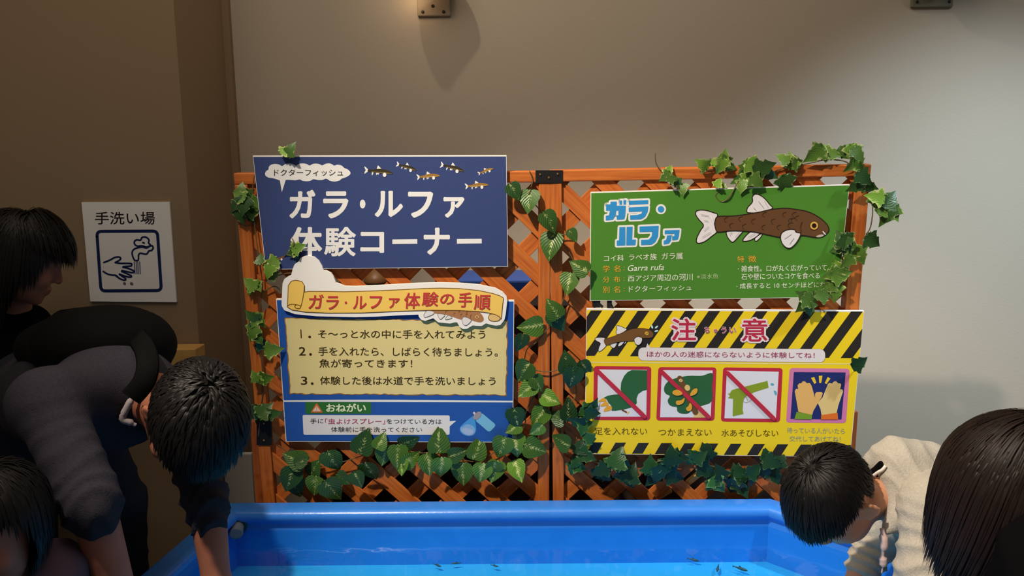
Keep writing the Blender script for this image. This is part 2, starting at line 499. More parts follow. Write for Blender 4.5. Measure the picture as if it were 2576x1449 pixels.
M_FOAM = mat('white_foam_board', (235, 232, 226), 0.6, 0.3)
def board(name, label, plane, outline, thick, face_rgb=None, inset=0.0, cat='sign', group=None, smooth=False, top=0.0):
    """a foam board cut to an outline (photograph pixels) on a plane, printed face on its front"""
    bot = max(outline, key=lambda p: p[1])
    root = empty(name, plane.hit(sum(p[0] for p in outline) / len(outline), bot[1], -thick), label, cat, group)
    P = [plane.hit(x, y) for x, y in outline]; n = len(P)
    tri = tessellate_polygon([[Vector((p[0], -p[1], 0)) for p in outline]])
    V = P + [p - plane.n * thick for p in P]
    Fc = [tuple(t) for t in tri] + [tuple(k + n for k in t[::-1]) for t in tri] + [(i, (i + 1) % n, n + (i + 1) % n, n + i) for i in range(n)]
    bm = bmesh.new(); vs = [bm.verts.new(v) for v in V]
    for f in Fc: bm.faces.new([vs[k] for k in f])
    bm_obj('board', bm, M_FOAM, root)
    art = Art(plane, root)
    if face_rgb is not None:
        c = np.mean(np.array(outline, float), 0)
        pts = []
        for p in outline:
            d = np.sign(np.array(p) - c)
            pts.append((p[0] - d[0] * inset, p[1] - d[1] * (inset if d[1] > 0 else max(inset, top))))
        art.poly(pts, face_rgb, 1)
        art.done('printed_face')
    return root, art

# coordinate frames of the close-up views used to measure the printing
ZA, ZB, ZC, ZD = Zm(630, 380, 4.83), Zm(900, 380, 4.83), Zm(700, 630, 7.245), Zm(1000, 690, 8.31)
ZE, ZF, ZG, ZH = Zm(690, 790, 6.587), Zm(990, 790, 6.587), Zm(700, 990, 8.587), Zm(990, 990, 8.31)
ZI, ZJ, ZK, ZL = Zm(1480, 470, 4.829), Zm(1730, 460, 4.674), Zm(1465, 770, 6.962), Zm(1825, 770, 6.962)
ZM, ZN, ZO = Zm(1465, 910, 5.797), Zm(1800, 910, 5.795), Zm(195, 495, 5.177)

def ztext(art, z, t, x0, x1, yt0, yb0, yt1=None, yb1=None, z1=None, **k):
    if yt1 is None: yt1, yb1 = yt0, yb0
    z1 = z1 or z
    a, b, c, d = z(x0, yt0), z(x0, yb0), z1(x1, yt1), z1(x1, yb1)
    art.text(t, a[0], c[0], a[1], b[1], c[1], d[1], **k)

WHT, INK = (226, 225, 222), (40, 38, 36)
# --- navy sign
PN = PL.shifted(0.030)
navy, A = board('title_sign', 'navy blue sign with large white Japanese title and small swimming fish', PN,
                [(636, 391.5), (1274, 390.5), (1278, 671), (668, 678)], 0.010, (56, 70, 116), 1.2, top=3.0)
A.spl(zl(ZA, [(178, 270), (195, 240), (218, 225), (225, 190), (255, 165), (300, 156), (350, 164), (385, 182), (425, 158), (475, 150), (525, 162), (555, 178), (590, 156), (640, 150), (690, 160), (718, 176), (760, 156), (810, 153), (850, 164), (872, 175), (910, 156), (960, 150), (1000, 165), (1018, 178), (1060, 165), (1110, 178), (1140, 205), (1185, 225), (1215, 260), (1205, 290), (1160, 318), (1110, 335), (1085, 355), (1030, 370), (970, 362), (920, 335), (880, 350), (820, 352), (765, 342), (730, 360), (680, 367), (630, 360), (600, 345), (550, 355), (500, 352), (440, 350), (390, 362), (350, 355), (310, 340), (270, 330), (220, 322), (185, 300)]), WHT, 2, 3)
A.poly(zl(ZA, [(355, 340), (432, 340), (382, 500)]), WHT, 2.3)
ztext(A, ZA, 'ドクターフィッシュ', 287, 1125, 222, 302, rgb=INK, lay=4)
A.done('speech_bubble')
B = 0.034
for ch, z, x0, x1, y0, y1 in (('ガ', ZA, 472, 790, 470, 820), ('ラ', ZA, 882, 1192, 487, 820), ('ル', ZB, 205, 550, 482, 803), ('フ', ZB, 610, 917, 492, 812), ('ァ', ZB, 1040, 1298, 558, 812),
                              ('体', ZA, 485, 872, 922, 1280), ('験', ZA, 895, 1282, 922, 1280), ('コ', ZB, 30, 322, 980, 1238), ('ナ', ZB, 800, 1120, 930, 1262)):
    ztext(A, z, ch, x0, x1, y0, y1, rgb=WHT, lay=2, bold=B if ch not in '験' else 0.022)
A.ell(ZA(1363, 644), 34 / 4.83, 54 / 4.83, 0, WHT, 2)
A.poly(zl(ZB, [(420, 1074), (722, 1070), (724, 1126), (420, 1130)]), WHT, 2); A.poly(zl(ZB, [(1205, 1068), (1506, 1066), (1506, 1122), (1205, 1126)]), WHT, 2)
A.done('title_lettering')
def small_fish(art, tail, nose, back, belly, lay=2, k=1.0):
    t, n = np.array(tail, float), np.array(nose, float); d = n - t; L = np.hypot(*d); e = d / L; m = np.array([-e[1], e[0]])
    if m[1] < 0: m = -m
    P = lambda a, b: tuple(t + e * (a * L) + m * (b * L * k))
    fin = (228, 226, 222)
    art.spl([P(.14, .0), P(.05, -.10), P(-.01, -.12), P(.03, -.03), P(.05, .0), P(.03, .03), P(.01, .12), P(.06, .09)], fin, lay)
    art.poly([P(.42, -.07), P(.45, -.20), P(.48, -.19), P(.60, -.08)], fin, lay)
    for a, w, h in ((.27, .05, .14), (.42, .06, .12), (.48, .04, .11)): art.spl([P(a, .04), P(a + w, .05), P(a + w * .5, h), P(a, h)], fin, lay)
    art.spl([P(.13, -.035), P(.3, -.05), P(.5, -.09), (P(.7, -.085)), P(.88, -.04), P(.99, .03), P(.95, .06), P(.75, .06), P(.5, .05), P(.3, .045), P(.13, .035)], back, lay + 1)
    art.spl([P(.25, .02), P(.5, .02), P(.8, .02), P(.97, .045), P(.75, .062), P(.5, .052), P(.3, .043)], belly, lay + 2)
    art.ell(P(.71, .10), .062 * L * k, .075 * L * k, 0, fin, lay + 3)
D1, D2, G1, G2 = (58, 52, 40), (118, 100, 58), (150, 112, 56), (190, 150, 84)
for (tx, ty, nx, ny, c1, c2) in ((80, 232, 430, 262, D1, D2), (470, 158, 722, 230, D1, D2), (1005, 165, 1298, 238, D1, D2), (718, 318, 1000, 290, G1, G2), (1462, 275, 1648, 205, G1, G2), (1305, 430, 1588, 402, G1, G2)):
    small_fish(A, ZB(tx, ty), ZB(nx, ny), c1, c2); A.done('fish_picture')
small_fish(A, ZA(255, 1370), ZA(415, 1272), (120, 78, 46), (150, 104, 62))
A.done('fish_picture')

# --- blue procedure board
PB = PL.shifted(0.027)
blue, A = board('procedure_sign', 'blue board with parchment list of three touching steps in Japanese', PB,
                [(694.5, 752), (1293.5, 755.5), (1290.5, 1113), (719, 1111)], 0.009, (38, 84, 164), 1.6, top=3.0)
A.poly(zl(ZG, [(108, 148), (1300, 134)]) + zl(ZH, [(0, 130), (2493, 152), (2493, 186), (0, 178)]) + zl(ZG, [(1300, 180), (110, 182)]), WHT, 2); A.done('divider_line')
rr = random.Random(4)
def wavy(q, amp, step):
    out = []
    for i in range(4):
        a, b = np.array(q[i], float), np.array(q[(i + 1) % 4], float); L = np.hypot(*(b - a)); n = int(L / step)
        m = np.array([-(b - a)[1], (b - a)[0]]) / L
        for k in range(n): out.append(a + (b - a) * (k / n) + m * (rr.uniform(-amp, amp) if k else 0))
    return out
par = wavy([ZE(170, 62), ZF(1893, 108), ZF(1876, 1352), ZE(252, 1330)], 1.5, 9)
par = catmull(par, 3, True)
A.poly(par, (146, 100, 52), 2)
c0 = np.mean(np.array(par), 0)
A.poly([p - np.sign(p - c0) * np.array([2.6, 2.2]) for p in par], (218, 202, 140), 3)
A.done('parchment')
TX = (58, 44, 18)
kw = dict(rgb=TX, lay=5, bold=0.006)
A.stroke(zl(ZE, [(440, 262), (446, 392)]), 2.5, TX, 5); A.ell(ZE(585, 378), 3.4, 3.2, 0, TX, 5)
ztext(A, ZE, 'そ〜っと水の中に手を入れてみよう', 725, 1520, 260, 402, 266, 414, ZF, **kw)
A.done('step_lettering')
ztext(A, ZE, '2', 408, 520, 546, 686, **kw); A.ell(ZE(600, 668), 3.4, 3.2, 0, TX, 5)
ztext(A, ZE, '手を入れたら、しばらく待ちましょう。', 730, 1727, 545, 690, 560, 706, ZF, **kw)
ztext(A, ZE, '魚が寄ってきます！', 745, 310, 745, 888, 750, 890, ZF, **kw)
A.done('step_lettering')
ztext(A, ZE, '3', 440, 546, 1035, 1172, **kw); A.ell(ZE(628, 1152), 3.4, 3.2, 0, TX, 5)
ztext(A, ZE, '体験した後は水道で手を洗いましょう', 757, 1690, 1030, 1172, 1040, 1182, ZF, **kw)
A.done('step_lettering')
A.poly(zl(ZG, [(585, 185), (2005, 190), (2008, 440), (592, 440)]), (48, 108, 50), 2)
A.poly(A.rquad([ZG(820, 212), ZG(840, 212), ZG(965, 410), ZG(700, 410)], 1.6, None, 0, True), (205, 104, 56), 3)
A.poly(zl(ZG, [(830, 262), (918, 386), (736, 386)]), (228, 196, 176), 4); ztext(A, ZG, '!', 822, 840, 290, 372, rgb=(200, 130, 100), lay=5)
ztext(A, ZG, 'おねがい', 1035, 1895, 214, 398, rgb=(222, 232, 200), lay=4, bold=0.028)
A.done('request_heading')
A.rquad([ZG(525, 462), ZH(1175, 458), ZH(1172, 862), ZG(545, 890)], 4, (222, 220, 220), 2)
A.poly(zl(ZH, [(1160, 580), (1312, 568), (1160, 700)]), (222, 220, 220), 2.2)
ztext(A, ZG, '手に', 690, 975, 540, 648, rgb=INK, lay=4)
ztext(A, ZG, '「虫よけスプレー」', 1010, 2305, 540, 662, rgb=(178, 60, 92), lay=4, bold=0.004)
ztext(A, ZG, 'をつけている方は', 2340, 1005, 545, 655, 535, 640, ZH, rgb=INK, lay=4)
ztext(A, ZG, '体験前に手を洗ってください', 1140, 595, 720, 832, 705, 808, ZH, rgb=INK, lay=4)
A.done('request_bubble')
A.spl(zl(ZH, [(1672, 468), (1560, 545), (1440, 650), (1385, 722), (1400, 800), (1480, 868), (1590, 890), (1680, 858), (1725, 770), (1718, 640), (1700, 540)]), (70, 148, 214), 2)
A.spl(zl(ZH, [(1545, 640), (1440, 690), (1395, 730), (1420, 805), (1500, 862), (1600, 880), (1680, 840), (1705, 760), (1660, 680)]), (128, 170, 218), 3)
A.spl(zl(ZH, [(1520, 720), (1430, 750), (1440, 800), (1510, 850), (1600, 868), (1660, 830), (1660, 770)]), (160, 182, 216), 4)
A.poly(A.rquad([ZH(1830, 392), ZH(2150, 660), ZH(2000, 815), ZH(1695, 552)], 8, None, 0, True), (118, 184, 218), 3)
A.ell(ZH(1752, 462), 12.5, 7.4, math.radians(-45), (150, 146, 154), 5)
A.poly(zl(ZH, [(1655, 400), (1690, 378), (1722, 420), (1690, 450)]), (226, 198, 210), 5)
A.done('spray_can_picture')

# --- cut-out banner on top of the blue board
PC = PL.shifted(0.036)
outl = zl(ZC, [(60, 980), (68, 760), (78, 600), (110, 520), (175, 475), (235, 450), (265, 330), (300, 250), (370, 200), (400, 140), (470, 105), (560, 98), (660, 120), (740, 190), (800, 290), (825, 365), (880, 370), (960, 410), (1010, 480), (1050, 590), (1120, 610), (1210, 650), (1400, 655), (1800, 638)]) + \
       zl(ZD, [(0, 210), (430, 185), (860, 175), (1300, 185), (1700, 215), (2050, 290), (2200, 370), (2280, 460), (2292, 560), (2260, 850), (2230, 960), (2150, 1060), (2060, 1075), (1950, 1055), (1850, 1025), (1760, 1080), (1660, 1078), (1570, 1070), (1450, 1140), (1370, 1145), (1300, 1100), (1245, 1005), (1190, 1005), (1100, 1030), (850, 1005), (745, 918), (580, 975), (500, 955), (445, 890), (435, 842), (0, 860)]) + \
       zl(ZC, [(1800, 1205), (1400, 1215), (700, 1200), (300, 1160), (110, 1090), (68, 1020)])
ban, A = board('banner_sign', 'cut-out white board with yellow scroll and red Japanese title above the step list', PC, outl, 0.007)
BR, YL, TAN = (112, 80, 34), (238, 198, 98), (222, 186, 120)
A.spl(zl(ZD, [(725, 740), (735, 795), (800, 820), (1000, 840), (1160, 890), (1320, 942), (1550, 965), (1650, 990), (1740, 1000), (1800, 955), (1785, 880), (1720, 800), (1600, 740), (1100, 735)]), (168, 118, 78), 2)
for f in ([(610, 765), (560, 830), (550, 880), (580, 897), (660, 875), (760, 822), (735, 770)], [(850, 825), (850, 880), (895, 940), (940, 910), (990, 845)], [(1060, 860), (1000, 925), (1010, 945), (1080, 935), (1140, 900)], [(1370, 900), (1345, 960), (1380, 1050), (1440, 1065), (1500, 1020), (1540, 960), (1480, 915), (1410, 893)]):
    q = catmull(zl(ZD, f), 5, True); A.poly(q, (222, 218, 216), 3); A.stroke(q, 1.0, (120, 110, 104), 4, True)
A.ell(ZD(1662, 892), 4.6, 4.2, 0, (222, 178, 110), 4); A.ell(ZD(1660, 893), 2.2, 2.2, 0, (110, 76, 44), 5)
for c in ((1290, 790), (1010, 790), (1330, 850), (1190, 830), (1450, 800), (1440, 850)):
    A.stroke(zl(ZD, [(c[0] + 25, c[1] - 25), (c[0] - 12, c[1] - 8), (c[0] - 5, c[1] + 28)]), 0.8, (120, 80, 52), 4, n=4)
A.stroke(zl(ZD, [(1548, 840), (1520, 890), (1540, 960)]), 0.9, (110, 76, 50), 4, n=5)
A.done('fish_picture')
A.spl(zl(ZD, [(1930, 830), (1895, 910), (1930, 970), (2030, 992), (2130, 970), (2165, 900), (2150, 850), (2030, 830)]), BR, 2)
A.spl(zl(ZD, [(1940, 845), (1912, 912), (1940, 958), (2030, 978), (2115, 958), (2148, 900), (2100, 850)]), TAN, 3)
band = zl(ZC, [(165, 1030), (172, 900), (182, 640), (235, 560), (320, 542), (430, 565), (478, 640), (478, 760), (545, 745), (940, 747), (1200, 752), (1700, 738)]) + zl(ZD, [(0, 325), (500, 298), (900, 288), (1300, 298), (1700, 338), (2000, 402), (2130, 445), (2215, 492), (2190, 700), (2168, 935), (2120, 885), (2040, 840), (1900, 805), (1700, 778), (1300, 755), (700, 750), (0, 772)]) + zl(ZC, [(1800, 1125), (1500, 1138), (900, 1140), (500, 1122), (250, 1082)])
A.poly(band, YL, 3); A.stroke(band, 1.6, BR, 4, True)
roll = zl(ZC, [(165, 1030), (182, 640), (205, 580), (260, 550), (340, 545), (430, 570), (476, 640), (455, 800), (412, 1020), (380, 1060), (330, 1058), (300, 1040), (300, 1000), (330, 985)])
A.stroke(zl(ZC, [(476, 640), (460, 800), (412, 1020), (370, 1060), (315, 1045), (300, 1015), (325, 985)]), 1.7, BR, 5, n=4)
A.stroke(zl(ZC, [(165, 1020), (200, 990), (290, 980), (405, 1008)]), 1.5, BR, 5, n=4)
A.done('scroll')
RD = (188, 62, 62)
for ch, z, x0, x1, y0, y1 in (('ガ', ZC, 548, 828, 802, 1066), ('ラ', ZC, 875, 1105, 830, 1080), ('ル', ZC, 1360, 1610, 830, 1070), ('フ', ZC, 1665, 1895, 830, 1062), ('ァ', ZC, 2015, 2215, 868, 1055),
                              ('体', ZD, 138, 470, 385, 720), ('験', ZD, 505, 860, 370, 672), ('の', ZD, 888, 1186, 412, 632), ('手', ZD, 1265, 1558, 378, 692), ('順', ZD, 1592, 1948, 430, 748)):
    ztext(A, z, ch, x0, x1, y0, y1, rgb=RD, lay=6, bold=0.02, shear=0.05)
A.ell(ZC(1232, 952), 3.0, 3.2, 0, RD, 6)
A.done('title_lettering')

# --- green sign
PG = PR.shifted(0.030)
green, A = board('fish_sign', 'green sign with large cartoon brown fish and blue outlined Japanese name', PG,
                 [(1486, 483.5), (2137.5, 464), (2107, 747.5), (1484, 757)], 0.009, (76, 132, 46), 1.4, top=2.6)
BL, CR = (52, 144, 206), (232, 230, 224)
POP = [[(215, 215), (268, 212), (270, 180), (345, 178), (345, 228), (455, 228), (450, 340), (438, 395), (345, 400), (345, 345), (365, 345), (365, 290), (340, 290), (330, 350), (300, 400), (212, 408), (212, 352), (250, 345), (262, 290), (215, 290)],
       [(376, 168), (410, 165), (410, 216), (378, 218)], [(426, 162), (460, 160), (458, 214), (426, 216)],
       [(492, 170), (728, 160), (728, 208), (492, 218)], [(490, 250), (728, 238), (722, 300), (690, 365), (640, 395), (508, 400), (508, 345), (600, 340), (645, 325), (655, 298), (490, 305)],
       [(378, 490), (450, 488), (450, 712), (345, 716), (345, 655), (372, 650)], [(465, 487), (538, 484), (532, 640), (578, 640), (572, 708), (460, 712)],
       [(622, 482), (855, 473), (848, 600), (815, 670), (770, 702), (640, 708), (640, 645), (735, 640), (770, 600), (775, 545), (622, 550)],
       [(928, 528), (1108, 522), (1100, 600), (1085, 645), (1018, 650), (1018, 600), (1045, 598), (1045, 570), (928, 575)],
       [(958, 590), (1012, 588), (1005, 650), (980, 690), (915, 700), (915, 655), (945, 645)]]
for p in POP:
    q = zl(ZI, p); A.stroke(q, 9.4, CR, 2, True); A.poly(q, CR, 2.2)
A.ell(ZI(882, 272), 12.8, 12.8, 0, CR, 2, 28)
for p in POP: A.poly(zl(ZI, p), BL, 4)
A.ell(ZI(882, 272), 8, 8, 0, BL, 4, 28)
A.done('title_lettering')
OR, PW = (222, 166, 58), (226, 232, 206)
kw = dict(rgb=PW, lay=3, bold=0.006)
for t, x0, x1, a, b, c, d in (('コイ科', 190, 432, 832, 908, 826, 902), ('ラベオ族', 495, 832, 818, 895, 808, 888), ('ガラ属', 892, 1145, 806, 886, 798, 880),
                              ('西アジア周辺の河川', 480, 1268, 1078, 1152, 1052, 1136), ('ドクターフィッシュ', 492, 1252, 1205, 1282, 1192, 1258)):
    ztext(A, ZI, t, x0, x1, a, b, c, d, **kw)
ztext(A, ZI, 'Garra rufa', 480, 918, 952, 1026, 938, 1010, shear=0.2, **kw)
ztext(A, ZI, '※淡水魚', 1318, 1580, 1062, 1122, 1052, 1115, rgb=(176, 200, 140), lay=3)
for t, x0, x1, y0, y1 in (('学', 178, 260, 956, 1036), ('名', 310, 390, 952, 1032), ('分', 178, 258, 1088, 1164), ('布', 308, 388, 1084, 1160), ('別', 175, 258, 1210, 1288), ('名', 308, 386, 1206, 1286)):
    ztext(A, ZI, t, x0, x1, y0, y1, rgb=OR, lay=3, bold=0.006)
for y in (975, 1105, 1232): A.ell(ZI(436, y), 1.1, 1.1, 0, OR, 3, 8); A.ell(ZI(434, y + 32), 1.1, 1.1, 0, OR, 3, 8)
A.done('names_lettering')
for t, x0, x1, y0, y1 in (('特', 585, 664, 858, 936), ('徴', 712, 806, 855, 934)): ztext(A, ZJ, t, x0, x1, y0, y1, rgb=OR, lay=3, bold=0.008)
ztext(A, ZJ, '雑食性。口が丸く広がっていて、', 630, 1668, 974, 1046, 958, 1032, **kw)
ztext(A, ZJ, '石や壁についたコケを食べる', 630, 1552, 1066, 1142, 1052, 1126, **kw)
ztext(A, ZJ, '成長すると 10 センチほどになる', 612, 1690, 1180, 1246, 1160, 1232, **kw)
A.ell(ZJ(595, 1012), 1.2, 1.2, 0, PW, 3, 8); A.ell(ZJ(578, 1218), 1.2, 1.2, 0, PW, 3, 8)
A.done('feature_lettering')
def outlined(pts, fill, edge, w, lay, n=5, z=ZJ):
    q = catmull(zl(z, pts), n, True); A.poly(q, fill, lay); A.stroke(q, w, edge, lay + 1, True)
EDGE, FIN = (46, 34, 28), (226, 220, 220)
outlined([(352, 378), (300, 350), (220, 325), (150, 320), (100, 335), (95, 375), (130, 430), (185, 498), (150, 560), (110, 640), (102, 690), (130, 710), (200, 690), (280, 630), (345, 570), (315, 480)], FIN, EDGE, 2.4, 2, 4)
outlined([(695, 340), (705, 290), (760, 225), (760, 165), (795, 132), (850, 145), (910, 190), (960, 250), (998, 300), (900, 330), (800, 352), (730, 352)], FIN, EDGE, 2.4, 2, 4)
outlined([(460, 570), (460, 620), (490, 670), (528, 698), (570, 665), (610, 620), (645, 565), (550, 560)], FIN, EDGE, 2.4, 2, 4)
outlined([(845, 590), (760, 570), (700, 605), (645, 680), (720, 680), (800, 640)], FIN, EDGE, 2.4, 2, 4)
outlined([(878, 600), (850, 605), (790, 650), (800, 688), (850, 650)], FIN, EDGE, 2.0, 2, 4)
outlined([(318, 480), (335, 410), (380, 392), (500, 390), (620, 380), (740, 362), (860, 340), (1000, 310), (1150, 298), (1280, 312), (1400, 335), (1500, 378), (1590, 440), (1645, 500), (1660, 560), (1625, 605), (1580, 632), (1500, 640), (1350, 618), (1200, 640), (1100, 642), (960, 615), (800, 580), (680, 568), (520, 562), (370, 578), (335, 560)], (100, 68, 42), EDGE, 2.4, 5, 4)
outlined([(1130, 570), (1100, 600), (1092, 650), (1110, 710), (1150, 755), (1200, 768), (1250, 735), (1300, 670), (1328, 596), (1275, 580), (1255, 550), (1190, 548)], FIN, EDGE, 2.4, 8, 4)
A.ell(ZJ(1487, 503), 11.2, 11.2, 0, EDGE, 8); A.ell(ZJ(1487, 503), 10.2, 10.2, 0, (214, 166, 76), 9); A.ell(ZJ(1487, 503), 5.8, 5.8, 0, (34, 24, 20), 10)
A.spl(zl(ZJ, [(1510, 628), (1560, 608), (1600, 612), (1580, 632), (1530, 640)]), (196, 178, 160), 8); A.stroke(zl(ZJ, [(1592, 575), (1618, 605)]), 3, FIN, 8)
A.stroke(zl(ZJ, [(1345, 460), (1328, 520), (1335, 590)]), 1.4, EDGE, 8, n=5)
for c in ((450, 430), (620, 420), (510, 500), (660, 510), (770, 450), (900, 370), (890, 520), (1000, 450), (1070, 520), (1135, 370), (1250, 370), (1285, 410), (1205, 440), (1235, 440), (1200, 495)):
    A.stroke(zl(ZJ, [(c[0] + 26, c[1] - 28), (c[0] - 12, c[1] - 14), (c[0] - 20, c[1] + 12), (c[0] + 4, c[1] + 34)]), 1.1, (66, 46, 30), 8, n=4)
for a, b in (((155, 372), (250, 388)), ((190, 440), (240, 450)), ((190, 560), (245, 515)), ((170, 640), (270, 580)), ((770, 290), (800, 315)), ((830, 215), (890, 290)), ((900, 210), (940, 280)), ((490, 610), (520, 580)), ((560, 640), (610, 580)), ((710, 640), (790, 595)), ((1140, 660), (1220, 605)), ((1200, 720), (1250, 650))):
    A.stroke([ZJ(*a), ZJ(*b)], 1.0, (150, 140, 138), 11)
A.done('fish_picture')

# --- yellow caution sign
PY = PR.shifted(0.032)
yc = [(1475.5, 776.5), (2174, 782), (2138.5, 1149.5), (1470.5, 1142)]
yellow, A = board('caution_sign', 'yellow caution sign with black hazard stripes and four pictograms', PY, yc, 0.009, (240, 206, 36), 1.2, top=3.4)
def side(a, b):     # half-plane to the right of the edge a->b going clockwise in the picture
    return (b[1] - a[1], -(b[0] - a[0]), (b[1] - a[1]) * a[0] - (b[0] - a[0]) * a[1])
def stripe(x0, x1, b0, b1, yt, yb):
    q = [(x0, yt), (x1, yt), (b1, yb), (b0, yb)]
    for i in (1, 3):
        a, b = yc[i], yc[(i + 1) % 4]
        A_, B_, C_ = side(a, b)
        q = clip_poly(q, A_, B_, C_ - 0.5 * math.hypot(A_, B_))
        if len(q) < 3: return
    A.poly(q, (44, 40, 37), 2)
for k in range(-1, 13):
    xt = 1486.5 + 59.1 * k + 0.035 * k * k; w = 28.3 + 0.09 * k
    sh = 77 + 0.75 * k; yt, yb = 781 + 0.25 * k, 894.5 + 0.5 * k
    stripe(xt, xt + w, xt - sh, xt - sh + w, yt, yb)
A.done('hazard_band')
for k in range(-1, 12):
    xt = 1491 + 57.3 * k + 0.10 * k * k; w = 26.5 + .1 * k; sh = 15.5 + 0.35 * k
    yt, yb = 1112.7 + 0.62 * k, 1139.5 + 0.8 * k
    stripe(xt, xt + w, xt - sh, xt - sh + w, yt, yb)
A.done('hazard_band')
A.poly([(1477, 910.2), (2161, 914.6), (2161, 917), (1477, 912.6)], (236, 222, 160), 2)
CRM, PKW = (186, 44, 72), (232, 214, 214)
def halo(pts, w, rgb, lay): A.stroke(pts, w, rgb, lay, True)
ztext(A, ZK, '注', 1558, 1990, 215, 606, rgb=CRM, lay=6, bold=0.018, outline=PKW, ob=0.07)
ztext(A, ZL, '意', 285, 735, 217, 622, rgb=CRM, lay=6, bold=0.014, outline=PKW, ob=0.07)
A.rquad([ZK(1590, 235), ZK(1990, 250), ZK(1960, 590), ZK(1600, 590)], 12, PKW, 3)
A.rquad([ZL(330, 240), ZL(700, 240), ZL(690, 600), ZL(320, 600)], 10, PKW, 3)
for ch, z, x0, x1, y0, y1 in (('ち', ZK, 2138, 2226, 366, 470), ('ゅ', ZK, 2304, 2366, 400, 472), ('う', ZK, 2436, 2520, 366, 478), ('い', ZL, 70, 178, 374, 470)):
    ztext(A, z, ch, x0, x1, y0, y1, rgb=(170, 40, 80), lay=6, bold=0.012, outline=PKW, ob=0.045)
A.done('title_lettering')
A.rquad([ZK(975, 722), ZL(1752, 752), ZL(1748, 990), ZK(975, 958)], 15, (150, 140, 134), 2)
A.rquad([ZK(980, 726), ZL(1747, 756), ZL(1743, 985), ZK(980, 953)], 15, (228, 218, 216), 3)
A.poly(zl(ZK, [(1108, 745), (1140, 652), (1192, 745)]), (228, 218, 216), 3.3)
ztext(A, ZK, 'ほかの人の迷惑にならないように体験してね！', 1130, 1562, 788, 892, 812, 914, ZL, rgb=(164, 50, 96), lay=5)
A.done('speech_bubble')
outlined([(775, 415), (720, 375), (640, 345), (595, 350), (605, 400), (590, 450), (600, 492), (660, 485)], FIN, EDGE, 1.1, 3, 4, ZK)
outlined([(395, 560), (300, 548), (222, 562), (240, 605), (315, 650), (290, 720), (280, 780), (300, 798), (370, 750), (425, 675), (380, 620)], FIN, EDGE, 1.1, 3, 4, ZK)
outlined([(500, 650), (490, 690), (520, 725), (555, 735), (590, 690), (605, 630)], FIN, EDGE, 1.1, 3, 4, ZK)
outlined([(650, 640), (625, 705), (680, 690), (735, 620)], FIN, EDGE, 1.1, 3, 4, ZK); outlined([(750, 625), (725, 685), (770, 630)], FIN, EDGE, 1.0, 3, 4, ZK)
outlined([(380, 610), (400, 575), (520, 540), (660, 485), (770, 435), (880, 400), (1000, 388), (1120, 398), (1200, 430), (1242, 480), (1235, 530), (1190, 555), (1080, 560), (960, 590), (880, 610), (760, 615), (600, 635), (440, 680), (400, 665)], (116, 80, 42), (84, 58, 30), 1.0, 6, 4, ZK)
outlined([(905, 590), (935, 550), (975, 535), (1045, 560), (1035, 640), (985, 682), (930, 660)], FIN, EDGE, 1.1, 9, 4, ZK)
A.ell(ZK(1128, 478), 5.2, 4.8, 0, (220, 168, 62), 9); A.stroke(zl(ZK, [(1100, 500), (1155, 462)]), 1.0, (110, 74, 34), 10)
for c, r in (((1220, 362), -.35), ((1298, 368), .9), ((1298, 435), 1.3)): A.ell(ZK(*c), 2.3, 5.0, r, (186, 226, 222), 5)
A.done('fish_picture')
RIM, PIC = (190, 46, 66), (224, 222, 228)
def pict(z, outer, inner, bar=None):
    A.rquad([z(*p) for p in outer], 9, RIM, 2); A.poly(zl(z, inner), PIC, 3)
    if bar: A.stroke([z(*bar[0]), z(*bar[1])], 10.5, RIM, 12)
pict(ZM, [(168, 62), (1006, 70), (990, 856), (158, 850)], [(228, 112), (944, 118), (932, 800), (214, 802)], ((215, 130), (905, 800)))
GR, OC = (48, 98, 58), (228, 164, 52)
A.poly(zl(ZM, [(720, 121), (943, 125), (942, 410), (880, 425), (815, 470), (790, 540), (795, 600), (765, 645), (700, 672), (590, 700), (480, 715), (430, 715), (420, 640), (380, 600), (350, 545), (312, 525), (370, 495), (470, 478), (555, 474), (575, 450), (557, 400), (566, 300), (610, 205), (660, 150)]), GR, 4)
for p in ([(232, 585), (265, 550), (310, 530), (345, 548), (345, 582), (300, 585)], [(262, 650), (300, 605), (345, 585), (378, 605), (370, 640)], [(312, 728), (335, 670), (380, 640), (425, 655), (430, 690), (400, 712)]): A.spl(zl(ZM, p), OC, 5)
A.stroke(zl(ZM, [(580, 702), (640, 735)]), 4, (110, 66, 44), 5); A.poly(zl(ZM, [(640, 735), (690, 725), (655, 772)]), (230, 192, 110), 5)
A.done('pictogram', 'red barred pictogram of a foot')
pict(ZM, [(1108, 78), (1956, 82), (1926, 862), (1078, 858)], [(1158, 122), (1900, 128), (1872, 815), (1134, 810)], ((1160, 150), (1840, 805)))
A.spl(zl(ZM, [(1895, 168), (1740, 205), (1560, 205), (1400, 230), (1280, 270), (1212, 330), (1190, 410), (1220, 470), (1275, 500), (1245, 560), (1262, 620), (1310, 652), (1375, 662), (1385, 720), (1440, 755), (1540, 755), (1600, 700), (1750, 640), (1885, 575), (1890, 350)]), GR, 4, 4)
A.poly(zl(ZM, [(1612, 815), (1640, 770), (1690, 720), (1740, 720), (1820, 815)]), (230, 190, 120), 4)
A.stroke(zl(ZM, [(1420, 245), (1650, 735)]), 14.5, (112, 76, 40), 5)
A.ell(ZM(1435, 272), 4.6, 4.6, 0, (226, 190, 130), 7); A.stroke(zl(ZM, [(1420, 295), (1452, 250)]), 1.0, (120, 84, 50), 8)
A.spl(zl(ZM, [(1490, 370), (1520, 335), (1560, 350), (1572, 395), (1540, 425), (1505, 410)]), (226, 190, 120), 7)
